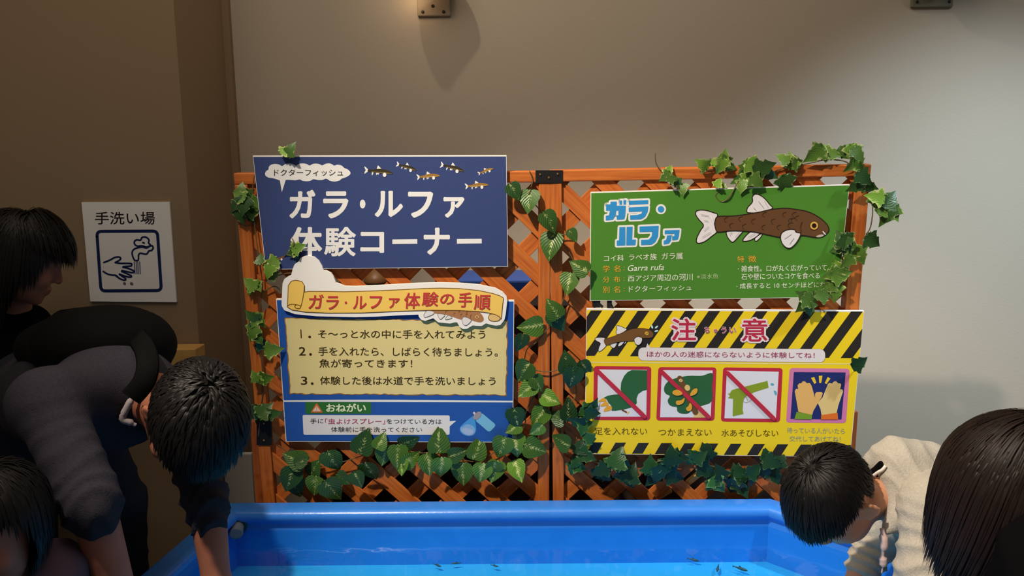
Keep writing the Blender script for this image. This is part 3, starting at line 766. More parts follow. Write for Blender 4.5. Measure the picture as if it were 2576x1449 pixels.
for p in ([(1312, 455), (1340, 415), (1400, 410), (1455, 450), (1440, 485), (1360, 492)], [(1365, 605), (1375, 570), (1440, 560), (1490, 525), (1480, 590), (1430, 625), (1385, 630)], [(1570, 490), (1600, 420), (1650, 388), (1680, 405), (1665, 460), (1610, 492)], [(1510, 680), (1545, 645), (1570, 600), (1598, 640), (1590, 700), (1540, 722)]): A.spl(zl(ZM, p), OC, 13)
A.done('pictogram', 'red barred pictogram of a hand gripping a fish')
pict(ZN, [(110, 82), (980, 92), (940, 882), (78, 872)], [(165, 130), (922, 145), (880, 832), (130, 824)], ((175, 165), (850, 830)))
A.poly(zl(ZN, [(205, 465), (240, 412), (300, 395), (735, 285), (756, 276), (773, 378), (560, 445), (490, 490), (440, 500), (405, 560), (395, 700), (408, 762), (250, 796), (256, 540), (178, 530), (212, 502), (178, 462)]), (136, 156, 42), 4)
A.stroke(zl(ZN, [(450, 500), (415, 540), (410, 580), (450, 595), (500, 575), (535, 530)]), 1.1, (150, 160, 130), 4, n=4); A.stroke(zl(ZN, [(445, 505), (470, 570)]), 1.3, (150, 160, 130), 4)
A.ell(ZN(828, 330), 4.5, 3, .3, (90, 168, 196), 4); A.spl(zl(ZN, [(852, 420), (890, 440), (888, 490), (862, 470)]), (90, 168, 196), 4)
A.done('pictogram', 'red barred pictogram of a water pistol')
A.rquad(zl(ZN, [(1082, 90), (1957, 102), (1902, 897), (1028, 887)]), 9, (212, 122, 166), 2); A.poly(zl(ZN, [(1143, 150), (1897, 157), (1836, 842), (1092, 834)]), (38, 48, 104), 3)
A.poly(zl(ZN, [(1208, 730), (1155, 430), (1172, 396), (1205, 398), (1196, 345), (1220, 315), (1252, 312), (1270, 285), (1305, 287), (1330, 312), (1375, 308), (1400, 350), (1452, 530), (1450, 470), (1475, 440), (1550, 440), (1562, 465), (1545, 520), (1500, 590), (1425, 720), (1410, 775)]), (230, 178, 104), 4)
A.poly(zl(ZN, [(1545, 775), (1530, 690), (1490, 600), (1560, 520), (1640, 320), (1665, 308), (1700, 318), (1725, 290), (1760, 285), (1785, 312), (1825, 318), (1832, 345), (1815, 400), (1852, 405), (1858, 440), (1790, 640), (1762, 760)]), (226, 196, 128), 5)
A.poly(zl(ZN, [(1182, 730), (1408, 772), (1402, 841), (1150, 836)]), (120, 156, 44), 6); A.poly(zl(ZN, [(1540, 778), (1778, 742), (1788, 842), (1538, 842)]), (226, 112, 40), 6)
for p in ([(1392, 235), (1440, 222), (1470, 305), (1440, 325)], [(1505, 205), (1560, 203), (1540, 310), (1512, 308)], [(1635, 222), (1675, 245), (1618, 325), (1592, 312)]): A.poly(zl(ZN, p), (236, 200, 60), 4)
A.done('pictogram', 'pink framed pictogram of two raised hands')
CT = (96, 74, 20)
ztext(A, ZM, '足を入れない', 175, 946, 958, 1066, 962, 1070, rgb=CT, lay=3)
A.done('caption')
ztext(A, ZM, 'つかまえない', 1110, 1886, 975, 1080, 978, 1082, rgb=CT, lay=3)
A.done('caption')
ztext(A, ZN, '水あそびしない', 85, 915, 985, 1090, 988, 1094, rgb=CT, lay=3)
A.done('caption')
ztext(A, ZN, '待っている人がいたら', 1040, 1885, 955, 1040, 968, 1052, rgb=(150, 160, 140), lay=3)
ztext(A, ZN, '交代してあげてね！', 1080, 1825, 1080, 1160, 1085, 1168, rgb=(150, 160, 140), lay=3)
A.done('caption')

# --- hand washing sign on the left wall
PH = Plane((0, YP - 0.008, 1), (0, -1, 0))
hand, A = board('hand_washing_sign', 'white square sign with blue tap and hand drawing on the left wall', PH,
                [ZO(52, 70), ZO(1195, 66), ZO(1287, 1372), ZO(165, 1362)], 0.007)
DB = (20, 36, 84)
ztext(A, ZO, '手洗い場', 226, 1006, 196, 360, 194, 360, rgb=(30, 24, 30), lay=2, bold=0.006); A.done('lettering')
fr_ = A.rquad([ZO(250, 450), ZO(1040, 446), ZO(1092, 1220), ZO(305, 1226)], 12, None, 0, True)
A.stroke(fr_, 7.6, DB, 2, True); A.done('frame_line')
S = lambda pts, w=4.2, n=4, c=DB: A.stroke(zl(ZO, pts), w, c, 2, n=n)
S([(342, 856), (420, 825), (485, 790), (545, 785), (562, 805), (540, 830), (490, 856)]); S([(490, 856), (560, 866), (690, 868), (706, 884), (690, 902), (600, 908)])
S([(590, 916), (660, 932), (735, 966), (728, 984), (690, 985), (580, 960)]); S([(575, 972), (640, 1000), (700, 1030), (690, 1046), (640, 1040), (545, 1006)])
S([(545, 1010), (590, 1040), (628, 1070), (610, 1086), (560, 1070), (500, 1030)]); S([(335, 972), (390, 1005), (450, 1020), (500, 1024), (540, 1060)])
S([(745, 830), (720, 780), (712, 720), (740, 680), (800, 660), (850, 655), (900, 665), (945, 640), (975, 640), (985, 670), (960, 700), (930, 705), (900, 745), (850, 740), (815, 735), (795, 760), (790, 825), (745, 830)])
S([(800, 650), (750, 625), (740, 585), (770, 560), (820, 565), (840, 530), (890, 525), (930, 560), (925, 600), (950, 630), (900, 655), (850, 640), (800, 640)])
S([(850, 595), (868, 602)]); 
for x in (740, 765, 785, 810): S([(x, 850), (x + 8, 1000)], 3.0, 0, (120, 120, 146))
A.ell(ZO(612, 1130), 4, 3.4, .6, (110, 96, 110), 2); A.ell(ZO(705, 1133), 4.6, 3.6, .6, (110, 96, 110), 2)
A.done('tap_and_hand_drawing')

# brown dome behind the trellis, seen between the navy sign and the banner
dm = at(948, 706, 2.5)
dome = empty('mushroom_ornament', dm, 'brown mushroom shaped ornament behind the trellis, just under the navy sign', 'ornament')
def lathe(prof, c, seg=24):
    V, Fc = [], []
    for (r, z) in prof:
        for k in range(seg): V.append((c.x + r * math.cos(2 * math.pi * k / seg), c.y + r * math.sin(2 * math.pi * k / seg), c.z + z))
    for i in range(len(prof) - 1):
        for k in range(seg): Fc.append((i * seg + k, i * seg + (k + 1) % seg, (i + 1) * seg + (k + 1) % seg, (i + 1) * seg + k))
    return V, Fc
V, Fc = lathe([(.012, -.004), (.040, -.010), (.045, .0), (.040, .016), (.028, .032), (.012, .042), (.0005, .045)], dm)
mesh('cap', V, Fc, mat('brown_ceramic', (120, 82, 48), .45), dome, smooth=True)
zb = cab.location.z
V, Fc = lathe([(.024, at(800, 1128, 2.36).z + .001 - dm.z), (.022, -.20), (.016, -.06), (.014, .0)], dm)
mesh('stem', V, Fc, mat('cream_ceramic', (190, 168, 132), .5), dome, smooth=True)

# ---------------------------------------------------------------- the touch pool
ZR, ZW, ZF_ = 0.535, 0.468, 0.346
def pool_paint(name, rgb, rgb2, rough):
    m = mat(name, rgb, rough, 0.5, noise=(14, 0.25, rgb2), bump=(60, 0.05))
    return m
M_POOL = pool_paint('blue_gelcoat', (54, 130, 224), (48, 122, 216), 0.28)
M_POOLF = pool_paint('lit_blue_gelcoat', (66, 168, 240), (60, 160, 234), 0.45)  # same gelcoat made paler: strong light on the floor put into its colour
def water_mat():
    m = bpy.data.materials.new('pool_water'); m.use_nodes = True
    nt = m.node_tree; out = nt.nodes['Material Output']; nt.nodes.remove(nt.nodes['Principled BSDF'])
    fr = nt.nodes.new('ShaderNodeFresnel'); fr.inputs['IOR'].default_value = 1.33
    tr = nt.nodes.new('ShaderNodeBsdfTransparent'); tr.inputs[0].default_value = (0.66, 0.97, 0.93, 1)
    gl = nt.nodes.new('ShaderNodeBsdfGlossy'); gl.inputs['Roughness'].default_value = 0.03
    mx = nt.nodes.new('ShaderNodeMixShader')
    tc = nt.nodes.new('ShaderNodeTexCoord'); n = nt.nodes.new('ShaderNodeTexNoise')
    n.inputs['Scale'].default_value = 16; n.inputs['Detail'].default_value = 2
    nt.links.new(tc.outputs['Object'], n.inputs['Vector'])
    bp = nt.nodes.new('ShaderNodeBump'); bp.inputs['Strength'].default_value = 0.10; bp.inputs['Distance'].default_value = 0.01
    nt.links.new(n.outputs['Fac'], bp.inputs['Height'])
    nt.links.new(bp.outputs['Normal'], gl.inputs['Normal']); nt.links.new(bp.outputs['Normal'], fr.inputs['Normal'])
    nt.links.new(fr.outputs[0], mx.inputs[0]); nt.links.new(tr.outputs[0], mx.inputs[1]); nt.links.new(gl.outputs[0], mx.inputs[2])
    nt.links.new(mx.outputs[0], out.inputs['Surface'])
    return m
# outer outline of the rim (x, distance from the camera plane), clockwise from the back left corner
bl = on_z(566, 1262, ZR); br = on_z(1938, 1251, ZR); ll = on_z(346, 1449, ZR)
d_ = lambda P: (P.x, P.y)
left_dir = (Vector((ll.x, ll.y)) - Vector((bl.x, bl.y))).normalized()
lf = Vector((bl.x, bl.y)) + left_dir * 0.74
OUTER = [(bl.x, bl.y), (br.x, br.y), (1.15, -0.40), (1.19, -0.98), (0.98, -1.24), (-0.50, -1.24), (lf.x, lf.y)]
def inset(poly, t):
    out = []; n = len(poly)
    for i in range(n):
        p0, p1, p2 = Vector(poly[i - 1]), Vector(poly[i]), Vector(poly[(i + 1) % n])
        d1, d2 = (p1 - p0).normalized(), (p2 - p1).normalized()
        n1, n2 = Vector((d1.y, -d1.x)), Vector((d2.y, -d2.x))
        k = (n1 + n2); k = k / max(0.2, (1 + n1.dot(n2)))
        out.append(p1 + k * t)
    return out
pool = empty('touch_pool', (0.1, -0.5, 0), 'large light blue fibreglass pool with a wide rounded rim, filled with water', 'pool')
prof = [(0.0, 0.0), (0.0, 0.50), (0.004, 0.518)]                       # (inset, z): outside wall up, over the rim, down inside
for k in range(0, 7):
    a = k / 6 * math.pi / 2
    prof.append((0.012 + 0.010 - 0.010 * math.cos(a) - .010, ZR - 0.010 + 0.010 * math.sin(a)))
for k in range(0, 9):
    a = k / 8 * math.pi * 0.78
    prof.append((0.048 + 0.022 * math.sin(a), ZR - 0.020 + 0.020 * math.cos(a)))
prof += [(0.050, ZR - 0.046), (0.051, 0.45), (0.053, ZF_ + 0.012)]
V, Fc = [], []; n = len(OUTER)
for (t, z) in prof:
    for p in inset(OUTER, t): V.append((p.x, p.y, z))
for i in range(len(prof) - 1):
    for k in range(n):
        Fc.append((i * n + k, (i + 1) * n + k, (i + 1) * n + (k + 1) % n, i * n + (k + 1) % n))
me_o = mesh('shell', V, Fc, M_POOL, pool)
bmx = bmesh.new(); bmx.from_mesh(me_o.data); bmesh.ops.recalc_face_normals(bmx, faces=bmx.faces)
sharp = [e for e in bmx.edges]
bmx.to_mesh(me_o.data); bmx.free()
me_o.data.polygons.foreach_set('use_smooth', [True] * len(me_o.data.polygons))
md = me_o.modifiers.new('split', 'EDGE_SPLIT'); md.split_angle = math.radians(28)
inner = inset(OUTER, 0.0528)
mesh('pool_floor', [(p.x, p.y, ZF_ + 0.012) for p in inner], [tuple(range(n - 1, -1, -1))], M_POOLF, pool)
# water surface: a fine grid trimmed to the pool with small ripples by the hands
wi = inset(OUTER, 0.0505)
bm = bmesh.new()
vs = [bm.verts.new((p.x, p.y, ZW)) for p in wi]
bm.faces.new(vs)
xs, ys = [p.x for p in wi], [p.y for p in wi]
for k in range(1, 90):
    x = min(xs) + (max(xs) - min(xs)) * k / 90
    bmesh.ops.bisect_plane(bm, geom=list(bm.verts) + list(bm.edges) + list(bm.faces), plane_co=(x, 0, 0), plane_no=(1, 0, 0))
for k in range(1, 60):
    y = min(ys) + (max(ys) - min(ys)) * k / 60
    bmesh.ops.bisect_plane(bm, geom=list(bm.verts) + list(bm.edges) + list(bm.faces), plane_co=(0, y, 0), plane_no=(0, 1, 0))
HAND = on_z(820, 1440, ZW)
for v in bm.verts:
    r = math.hypot(v.co.x - HAND.x + .06, v.co.y - HAND.y + .10)
    v.co.z += 0.0034 * math.sin(r * 130) * math.exp(-(r / 0.22) ** 2) + 0.0003 * math.sin(v.co.x * 23 + v.co.y * 17) * math.sin(v.co.y * 29 - v.co.x * 11)
water = bm_obj('water', bm, water_mat(), None, smooth=True)
for p in water.data.polygons:
    if p.normal.z < 0: water.data.flip_normals(); break
tag(water, 'clear shallow water filling the blue pool', 'water', kind='stuff')

# drain fitting in the back left corner
fit = empty('drain_fitting', on_z(600, 1330, ZW), 'grey round pipe fitting in the back left corner of the pool', 'pipe fitting')
w0 = at(598, 1318, bl.y + 2.1 - 0.050); w1 = w0 + Vector((0.012, -0.046, -0.008))
bm = bmesh.new(); add_cyl(bm, w0, w1, 0.019, seg=20); bm_obj('pipe', bm, mat('grey_pvc', (120, 128, 134), 0.5), fit, bevel=0.003)
bm = bmesh.new(); add_cyl(bm, w0, w0.lerp(w1, .35), 0.027, seg=20); bm_obj('collar', bm, mat('dark_green_plastic', (30, 54, 44), 0.5), fit, bevel=0.003)

# fish in the water
M_FISH = mat('dark_fish_skin', (70, 72, 84), 0.4, 0.4)
def fish_mesh():
    V, Fc = [], []; seg = 8
    prof = [(0.0, .001, .001), (.03, .22, .26), (.12, .48, .6), (.3, .62, .85), (.5, .52, .74), (.7, .32, .48), (.86, .14, .26), (.9, .10, .22)]
    for (t, w, h) in prof:
        for k in range(seg):
            a = 2 * math.pi * k / seg; V.append((t - .5, math.cos(a) * w * .13, math.sin(a) * h * .13))
    for i in range(len(prof) - 1):
        for k in range(seg): Fc.append((i * seg + k, i * seg + (k + 1) % seg, (i + 1) * seg + (k + 1) % seg, (i + 1) * seg + k))
    b = len(V)
    V += [(.38, 0, .02), (.52, 0, .10), (.47, 0, 0), (.52, 0, -.10), (.38, 0, -.02)]; Fc += [(b, b + 1, b + 2), (b, b + 2, b + 4), (b + 4, b + 2, b + 3)]
    b = len(V); V += [(-.1, 0, .10), (.06, 0, .20), (.1, 0, .09)]; Fc.append((b, b + 1, b + 2))
    b = len(V); V += [(-.22, .06, -.03), (-.12, .17, -.05), (-.08, .07, -.04), (-.22, -.06, -.03), (-.12, -.17, -.05), (-.08, -.07, -.04)]; Fc += [(b, b + 1, b + 2), (b + 3, b + 5, b + 4)]
    me = bpy.data.meshes.new('garra_fish'); me.from_pydata(V, [], Fc); me.materials.append(M_FISH)
    me.polygons.foreach_set('use_smooth', [True] * len(me.polygons)); me.update(); return me
fish0 = None
for (px, py, rot, ln, lab) in ((1100, 1422, 2.6, .034, 'small dark fish near the middle of the pool floor, left of two close together'), (1148, 1417, 0.1, .034, 'small dark fish near the middle of the pool floor, right of two close together'),
                               (1244, 1423, 2.7, .030, 'small dark fish alone in the middle of the pool'), (1744, 1408, 2.7, .042, 'small dark fish at the foot of the back pool wall, towards the boy'),
                               (1806, 1428, 1.2, .055, 'larger dark fish swimming left of the boy, pointing across the pool'), (1862, 1430, 2.5, .052, 'dark fish closest to the right pool wall, beside the boy')):
    if fish0 is None: fish0 = fish_mesh()
    o = link('garra_fish', fish0); o.location = on_z(px, py, ZF_ + 0.03); o.rotation_euler = (0, 0, rot); o.scale = (ln * .85,) * 3
    tag(o, lab, 'fish', 'small fish in the pool')

# ---------------------------------------------------------------- wall spotlights above the signs
M_LAMPW = mat('cream_lamp_metal', (150, 138, 122), 0.6, 0.2)
M_LAMPD = mat('olive_lamp_metal', (104, 102, 84), 0.5, 0.4)
def wall_lamp(px, py, w, m, label, screws, aim, on):
    """base plate whose lower edge shows at the pixel row py, cylinder head on an arm above it"""
    PW_ = Plane((0, YB, 1), (0, -1, 0))
    c = PW_.hit(px, py - 46, 0.0)
    root = empty('wall_spotlight', c, label, 'lamp', 'wall spotlights')
    bm = bmesh.new(); add_box(bm, c + Vector((0, -0.006, 0)), (w, 0.012, 0.130)); bm_obj('base_plate', bm, m, root, bevel=0.005)
    for (sx, sz) in screws:
        bm = bmesh.new(); s = c + Vector((sx, -0.012, sz)); add_cyl(bm, s, s + Vector((0, -0.003, 0)), 0.006, 0.004, 12); bm_obj('screw', bm, M_BLACK, root)
    j = c + Vector((0, -0.012, 0.03)); k = j + Vector((0, -0.09, 0.03))
    bm = bmesh.new(); add_cyl(bm, j, k, 0.012, seg=16); bm_obj('arm', bm, m, root)
    a = Vector(aim).normalized()
    bm = bmesh.new(); add_cyl(bm, k - a * 0.09, k + a * 0.075, 0.046, 0.052, 28); bm_obj('lamp_head', bm, m, root, bevel=0.004)
    bm = bmesh.new(); add_cyl(bm, k + a * 0.074, k + a * 0.078, 0.044, seg=28)
    lm = bpy.data.materials.new('lamp_glass'); lm.use_nodes = True
    e = lm.node_tree.nodes['Principled BSDF']; e.inputs['Emission Color'].default_value = (1, .7, .4, 1); e.inputs['Emission Strength'].default_value = 6.0 if on else 0.0
    bm_obj('lens', bm, lm, root)
    return k, a
wall_lamp(1092, 41, 0.120, M_LAMPW, 'cream wall spotlight with a screwed base plate, left of the two at the top', ((-.040, -.050), (.034, -.050), (-.004, -.030)), (-0.85, -0.45, 0.25), True)
wall_lamp(2344, 19, 0.150, M_LAMPD, 'olive wall spotlight base plate, right of the two at the top', ((-.055, -.045), (.060, -.045)), (0.5, -0.7, 0.5), False)
gl_ = bpy.data.lights.new('wall_spotlight_glow', 'POINT'); gl_.energy = 0.22; gl_.color = (1.0, 0.66, 0.36); gl_.shadow_soft_size = 0.03
go = bpy.data.objects.new('wall_spotlight_glow', gl_); COL.objects.link(go); go.location = Plane((0, YB, 1), (0, -1, 0)).hit(1040, -12, 0.07)

# pale wooden pegs wedged behind the right lattice just above the rim
for (px, py, a, ln, lab) in ((1670, 1241, .6, .05, 'pale wooden peg behind the right lattice, leftmost of three above the pool rim'), (1748, 1200, .75, .06, 'pale wooden peg behind the right lattice, highest of three above the pool rim'), (1902, 1238, .75, .05, 'pale wooden peg behind the right lattice, beside the head of the boy')):
    c = PR.hit(px, py, -0.0165); R_ = Matrix((PR.u, PR.v, PR.n)).transposed().to_4x4()
    bm = bmesh.new(); add_box(bm, (0, 0, 0), (ln, .016, .014), Matrix.Translation(c) @ R_ @ Matrix.Rotation(a, 4, 'Z'))
    tag(bm_obj('wooden_peg', bm, mat('pale_peg_wood', (222, 178, 96), .6, noise=(60, .3, (204, 156, 78))), bevel=.002), lab, 'peg', 'pale pegs behind the lattice')

# ---------------------------------------------------------------- artificial ivy and pothos garlands
def leaf_mat(name, dark, mid, pale, edge, rough=0.38):
    """uv.x: 0 at midrib .. 1 at margin, uv.y: 0 base .. 1 tip, tint attribute: per-leaf brightness of the variegation"""
    m = bpy.data.materials.new(name); m.use_nodes = True
    nt = m.node_tree; b = nt.nodes['Principled BSDF']; N = nt.nodes.new; L = nt.links.new
    a = N('ShaderNodeAttribute'); a.attribute_name = 'leaf'
    sep = N('ShaderNodeSeparateXYZ'); L(a.outputs['Vector'], sep.inputs[0])
    tc = N('ShaderNodeTexCoord')
    n = N('ShaderNodeTexNoise'); n.inputs['Scale'].default_value = 85; n.inputs['Detail'].default_value = 3; L(tc.outputs['Object'], n.inputs['Vector'])
    # base tone by leaf
    r = N('ShaderNodeValToRGB'); r.color_ramp.elements[0].color = (*lin(dark), 1); r.color_ramp.elements[1].color = (*lin(mid), 1)
    L(sep.outputs['Z'], r.inputs['Fac'])
    # pale marks where (pattern) is high
    # variegation: streaky along the veins, strongest at the midrib (pothos) or at the margin (ivy)
    wv = N('ShaderNodeTexWave'); wv.inputs['Scale'].default_value = 1.0; wv.inputs['Distortion'].default_value = 3.0; wv.inputs['Detail'].default_value = 2
    cmb = N('ShaderNodeCombineXYZ'); ml = N('ShaderNodeMath'); ml.operation = 'MULTIPLY_ADD'; L(sep.outputs['X'], ml.inputs[0]); ml.inputs[1].default_value = -0.45; L(sep.outputs['Y'], ml.inputs[2])
    m4 = N('ShaderNodeMath'); m4.operation = 'MULTIPLY'; L(ml.outputs[0], m4.inputs[0]); m4.inputs[1].default_value = 2.4
    L(m4.outputs[0], cmb.inputs[0]); L(n.outputs['Fac'], cmb.inputs[1]); L(cmb.outputs[0], wv.inputs['Vector'])
    x = sep.outputs['X']
    if not edge:
        iv = N('ShaderNodeMath'); iv.operation = 'SUBTRACT'; iv.inputs[0].default_value = 1.0; L(x, iv.inputs[1]); x = iv.outputs[0]
    w1 = N('ShaderNodeMath'); w1.operation = 'MULTIPLY_ADD'; L(n.outputs['Fac'], w1.inputs[0]); w1.inputs[1].default_value = 1.1; L(x, w1.inputs[2])
    w = N('ShaderNodeMath'); w.operation = 'MULTIPLY_ADD'; L(wv.outputs['Fac'], w.inputs[0]); w.inputs[1].default_value = 0.0 if edge else 0.22; L(w1.outputs[0], w.inputs[2])
    t = N('ShaderNodeMath'); t.operation = 'MULTIPLY_ADD'; L(sep.outputs['Z'], t.inputs[0]); t.inputs[1].default_value = 0.30; L(w.outputs[0], t.inputs[2])
    r2 = N('ShaderNodeValToRGB')
    mr = N('ShaderNodeMapRange'); mr.inputs['From Min'].default_value = 1.50 if edge else 1.62; mr.inputs['From Max'].default_value = 1.90 if edge else 2.0; mr.inputs['To Max'].default_value = 0.8; L(t.outputs[0], mr.inputs['Value'])
    mx = N('ShaderNodeMix'); mx.data_type = 'RGBA'; L(mr.outputs[0], mx.inputs[0]); L(r.outputs['Color'], mx.inputs[6]); mx.inputs[7].default_value = (*lin(pale), 1)
    bp = N('ShaderNodeBump'); bp.inputs['Strength'].default_value = 0.12 if edge else 0.25; bp.inputs['Distance'].default_value = 0.004
    L(wv.outputs['Fac'], bp.inputs['Height']); L(bp.outputs['Normal'], b.inputs['Normal'])
    nt.nodes.remove(r2)
    L(mx.outputs[2], b.inputs['Base Color'])
    b.inputs['Roughness'].default_value = rough; b.inputs['Specular IOR Level'].default_value = 0.4
    return m
M_POTHOS = leaf_mat('pothos_leaf', (16, 50, 26), (96, 140, 40), (206, 214, 140), False)
M_IVY = leaf_mat('ivy_leaf', (22, 56, 28), (116, 156, 52), (214, 214, 140), True)
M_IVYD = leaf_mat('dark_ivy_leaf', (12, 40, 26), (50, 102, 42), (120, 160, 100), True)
M_VINE = mat('vine_stem', (96, 78, 48), 0.6); M_VINEG = mat('green_vine_stem', (70, 96, 50), 0.6)

def pothos_outline():
    half = [(0, 0), (.16, -.07), (.34, -.03), (.45, .12), (.46, .30), (.38, .52), (.26, .72), (.12, .90), (0, 1.04)]
    return half
def ivy_outline():
    return [(0, .02), (.10, -.10), (.26, -.12), (.30, .00), (.46, .04), (.56, .16), (.40, .28), (.30, .40), (.36, .50), (.24, .62), (.12, .78), (0, 1.0)]
class Leaves:
    def __init__(s): s.V, s.F, s.A = [], [], []
    def leaf(s, c, size, ang, tint, kind, nrm, up_tilt=0.0, side_tilt=0.0, rnd=random):
        """c: leaf centre; ang: direction of the tip in the picture plane (0 = right, -90 = down)"""
        half = pothos_outline() if kind == 'p' else ivy_outline()
        nrm = Vector(nrm).normalized()
        u = Vector((0, 0, 1)).cross(nrm).normalized(); v = nrm.cross(u)
        d = u * math.cos(ang) + v * math.sin(ang); w = nrm.cross(d).normalized() * -1
        R = Matrix.Rotation(up_tilt, 3, w) @ Matrix.Rotation(side_tilt, 3, d)
        d, w, nn = R @ d, R @ w, R @ nrm
        base = c - d * (size * .45)
        curl = rnd.uniform(.10, .30); fold = rnd.uniform(.10, .28); b = len(s.V)
        n = len(half); tt = tint
        # midrib points
        for (x, y) in half:
            yy = min(max(y, 0), 1)
            s.V.append(base + d * (y * size) - nn * (curl * size * (yy - .3) ** 2)); s.A.append((0, yy, tt))
        for sg in (1, -1):
            for fr in (.55, 1.0):
                for (x, y) in half:
                    yy = min(max(y, 0), 1)
                    q = base + d * (y * size) + w * (sg * x * fr * size) - nn * (curl * size * (yy - .3) ** 2) + nn * (fold * size * x * fr * (1 - .9 * x * fr))
                    s.V.append(q); s.A.append((fr if x > .02 else 0.0, yy, tt))
        for k, sg in enumerate((1, -1)):
            m1 = b + n + k * 2 * n; m2 = m1 + n
            for i in range(n - 1):
                f1 = (b + i, b + i + 1, m1 + i + 1, m1 + i); f2 = (m1 + i, m1 + i + 1, m2 + i + 1, m2 + i)
                s.F += [f1, f2] if sg > 0 else [f1[::-1], f2[::-1]]
    def build(s, name, m, parent):
        me = bpy.data.meshes.new(name); me.from_pydata([tuple(v) for v in s.V], [], s.F)
        a = me.attributes.new('leaf', 'FLOAT_VECTOR', 'POINT'); a.data.foreach_set('vector', np.array(s.A, float).ravel())
        me.materials.append(m); me.polygons.foreach_set('use_smooth', [True] * len(me.polygons)); me.update()
        return link(name, me, parent)

def garland(name, label, cat, plane, leaves, vine, m, kind, seed, off=(0.030, 0.055), vine_m=None, vrad=0.0016, scale=0.88):
    """leaves: (px, py, size_px, angle_deg, tint); vine: lists of pixel points"""
    rnd = random.Random(seed)
    c0 = plane.hit(leaves[0][0], leaves[0][1], off[0])
    root = empty(name, c0, label, cat, 'artificial garlands on the trellis')
    LV = Leaves()
    for lf_ in leaves:
        px, py, s, ang, tint = lf_[:5]
        o = lf_[5] if len(lf_) > 5 else rnd.uniform(*off)
        c = plane.hit(px, py, o)
        n = plane.n + Vector((rnd.uniform(-.25, .25), 0, rnd.uniform(-.05, .30)))
        LV.leaf(c, s * scale * (CAM - c).length / F * 1.0, math.radians(ang), tint + rnd.uniform(-.08, .08), kind if len(lf_) < 7 else lf_[6], n, rnd.uniform(-.35, .25), rnd.uniform(-.3, .3), rnd)
    LV.build('foliage', m, root)
    V, Fc = [], []
    for line in vine:
        pts = catmull([tuple(plane.hit(p[0], p[1], (p[2] if len(p) > 2 else off[0] * .85 + rnd.uniform(-.003, .006)))) for p in line], 5)
        v, f = tube(pts, vrad, 6); b = len(V); V += v; Fc += [tuple(k + b for k in q) for q in f]
    mesh('stem', V, Fc, vine_m or M_VINE, root, smooth=True)
    return root

# pothos trailing down the centre of the trellis
garland('pothos_garland', 'large leaved green garland trailing down the middle of the trellis between the signs', 'garland', PL,
    [(1294, 482, 52, -60, .1), (1331, 504, 66, -95, .32), (1382, 558, 66, -60, .15), (1386, 618, 78, -100, .28), (1441, 592, 40, -60, .15), (1458, 672, 58, 150, .38), (1431, 712, 62, -105, .35),
     (1392, 778, 62, 120, .25), (1402, 808, 64, -60, .08), (1336, 822, 70, 185, .6), (1310, 862, 54, -110, .08), (1318, 935, 70, -120, .22), (1426, 912, 62, 100, .05), (1440, 950, 68, -100, .06), (1472, 925, 50, -60, .1),
     (1326, 980, 58, -140, .55), (1352, 965, 52, -60, .35), (1384, 1004, 56, -25, .85), (1298, 1052, 62, -80, .1), (1356, 1050, 64, -120, .45), (1350, 1082, 46, -140, .8), (1292, 1078, 46, -150, .5), (1262, 1126, 68, -110, .45),
     (1298, 1120, 66, -85, .62), (1346, 1128, 70, -25, .38), (1302, 1184, 60, -70, .9), (1240, 1180, 56, -110, .5), (1430, 1030, 64, 80, .05), (1402, 1050, 52, 160, .1), (1412, 1110, 60, 160, .12)],
    [[(1278, 470), (1300, 492), (1330, 500), (1372, 545), (1395, 588), (1420, 590), (1436, 592)], [(1332, 430, .025), (1340, 455, .02), (1330, 490, .03)], [(1400, 590), (1440, 650), (1440, 690), (1415, 760), (1398, 800), (1350, 860), (1325, 880), (1318, 925)],
     [(1340, 930), (1380, 935), (1425, 925), (1440, 930)], [(1335, 935), (1350, 980), (1325, 1030), (1320, 1070), (1300, 1100)], [(1440, 930), (1450, 990), (1430, 1020), (1410, 1060), (1410, 1100)]],
    M_POTHOS, 'p', 3)
# pothos along the bottom left
garland('pothos_garland', 'large leaved variegated garland along the foot of the left trellis, under the blue board', 'garland', PL,
    [(742, 1155, 62, 150, .15), (730, 1205, 66, -110, .18), (790, 1180, 56, 60, .12), (838, 1160, 70, -75, .25), (792, 1222, 58, -100, .48), (836, 1232, 70, -60, .22), (744, 1222, 60, -70, .2), (915, 1112, 72, 70, .18), (932, 1185, 66, -70, .25),
     (900, 1206, 50, -70, .2), (958, 1110, 48, 60, .35), (966, 1145, 60, -100, .6), (1000, 1148, 64, -95, .4), (1034, 1155, 56, 30, .7), (1010, 1172, 50, -90, .62), (1028, 1112, 56, 20, .15), (1078, 1168, 66, -85, .66), (1110, 1175, 64, -95, .85),
     (1104, 1108, 72, 85, .3), (1152, 1142, 56, 15, .22), (1164, 1192, 70, -90, .4), (1202, 1128, 66, 70, .28), (1212, 1190, 62, -100, .8), (1245, 1185, 60, -110, .5), (760, 1160, 40, 20, .1), (862, 1205, 44, -40, .2)],
    [[(700, 1120), (730, 1140), (790, 1172), (850, 1165), (900, 1150), (950, 1135), (1000, 1130), (1060, 1140), (1100, 1135), (1160, 1155), (1210, 1160), (1262, 1120)], [(740, 1150), (735, 1190), (780, 1210), (830, 1215)], [(920, 1140), (930, 1175)], [(1165, 1158), (1165, 1180)]],
    M_POTHOS, 'p', 5)
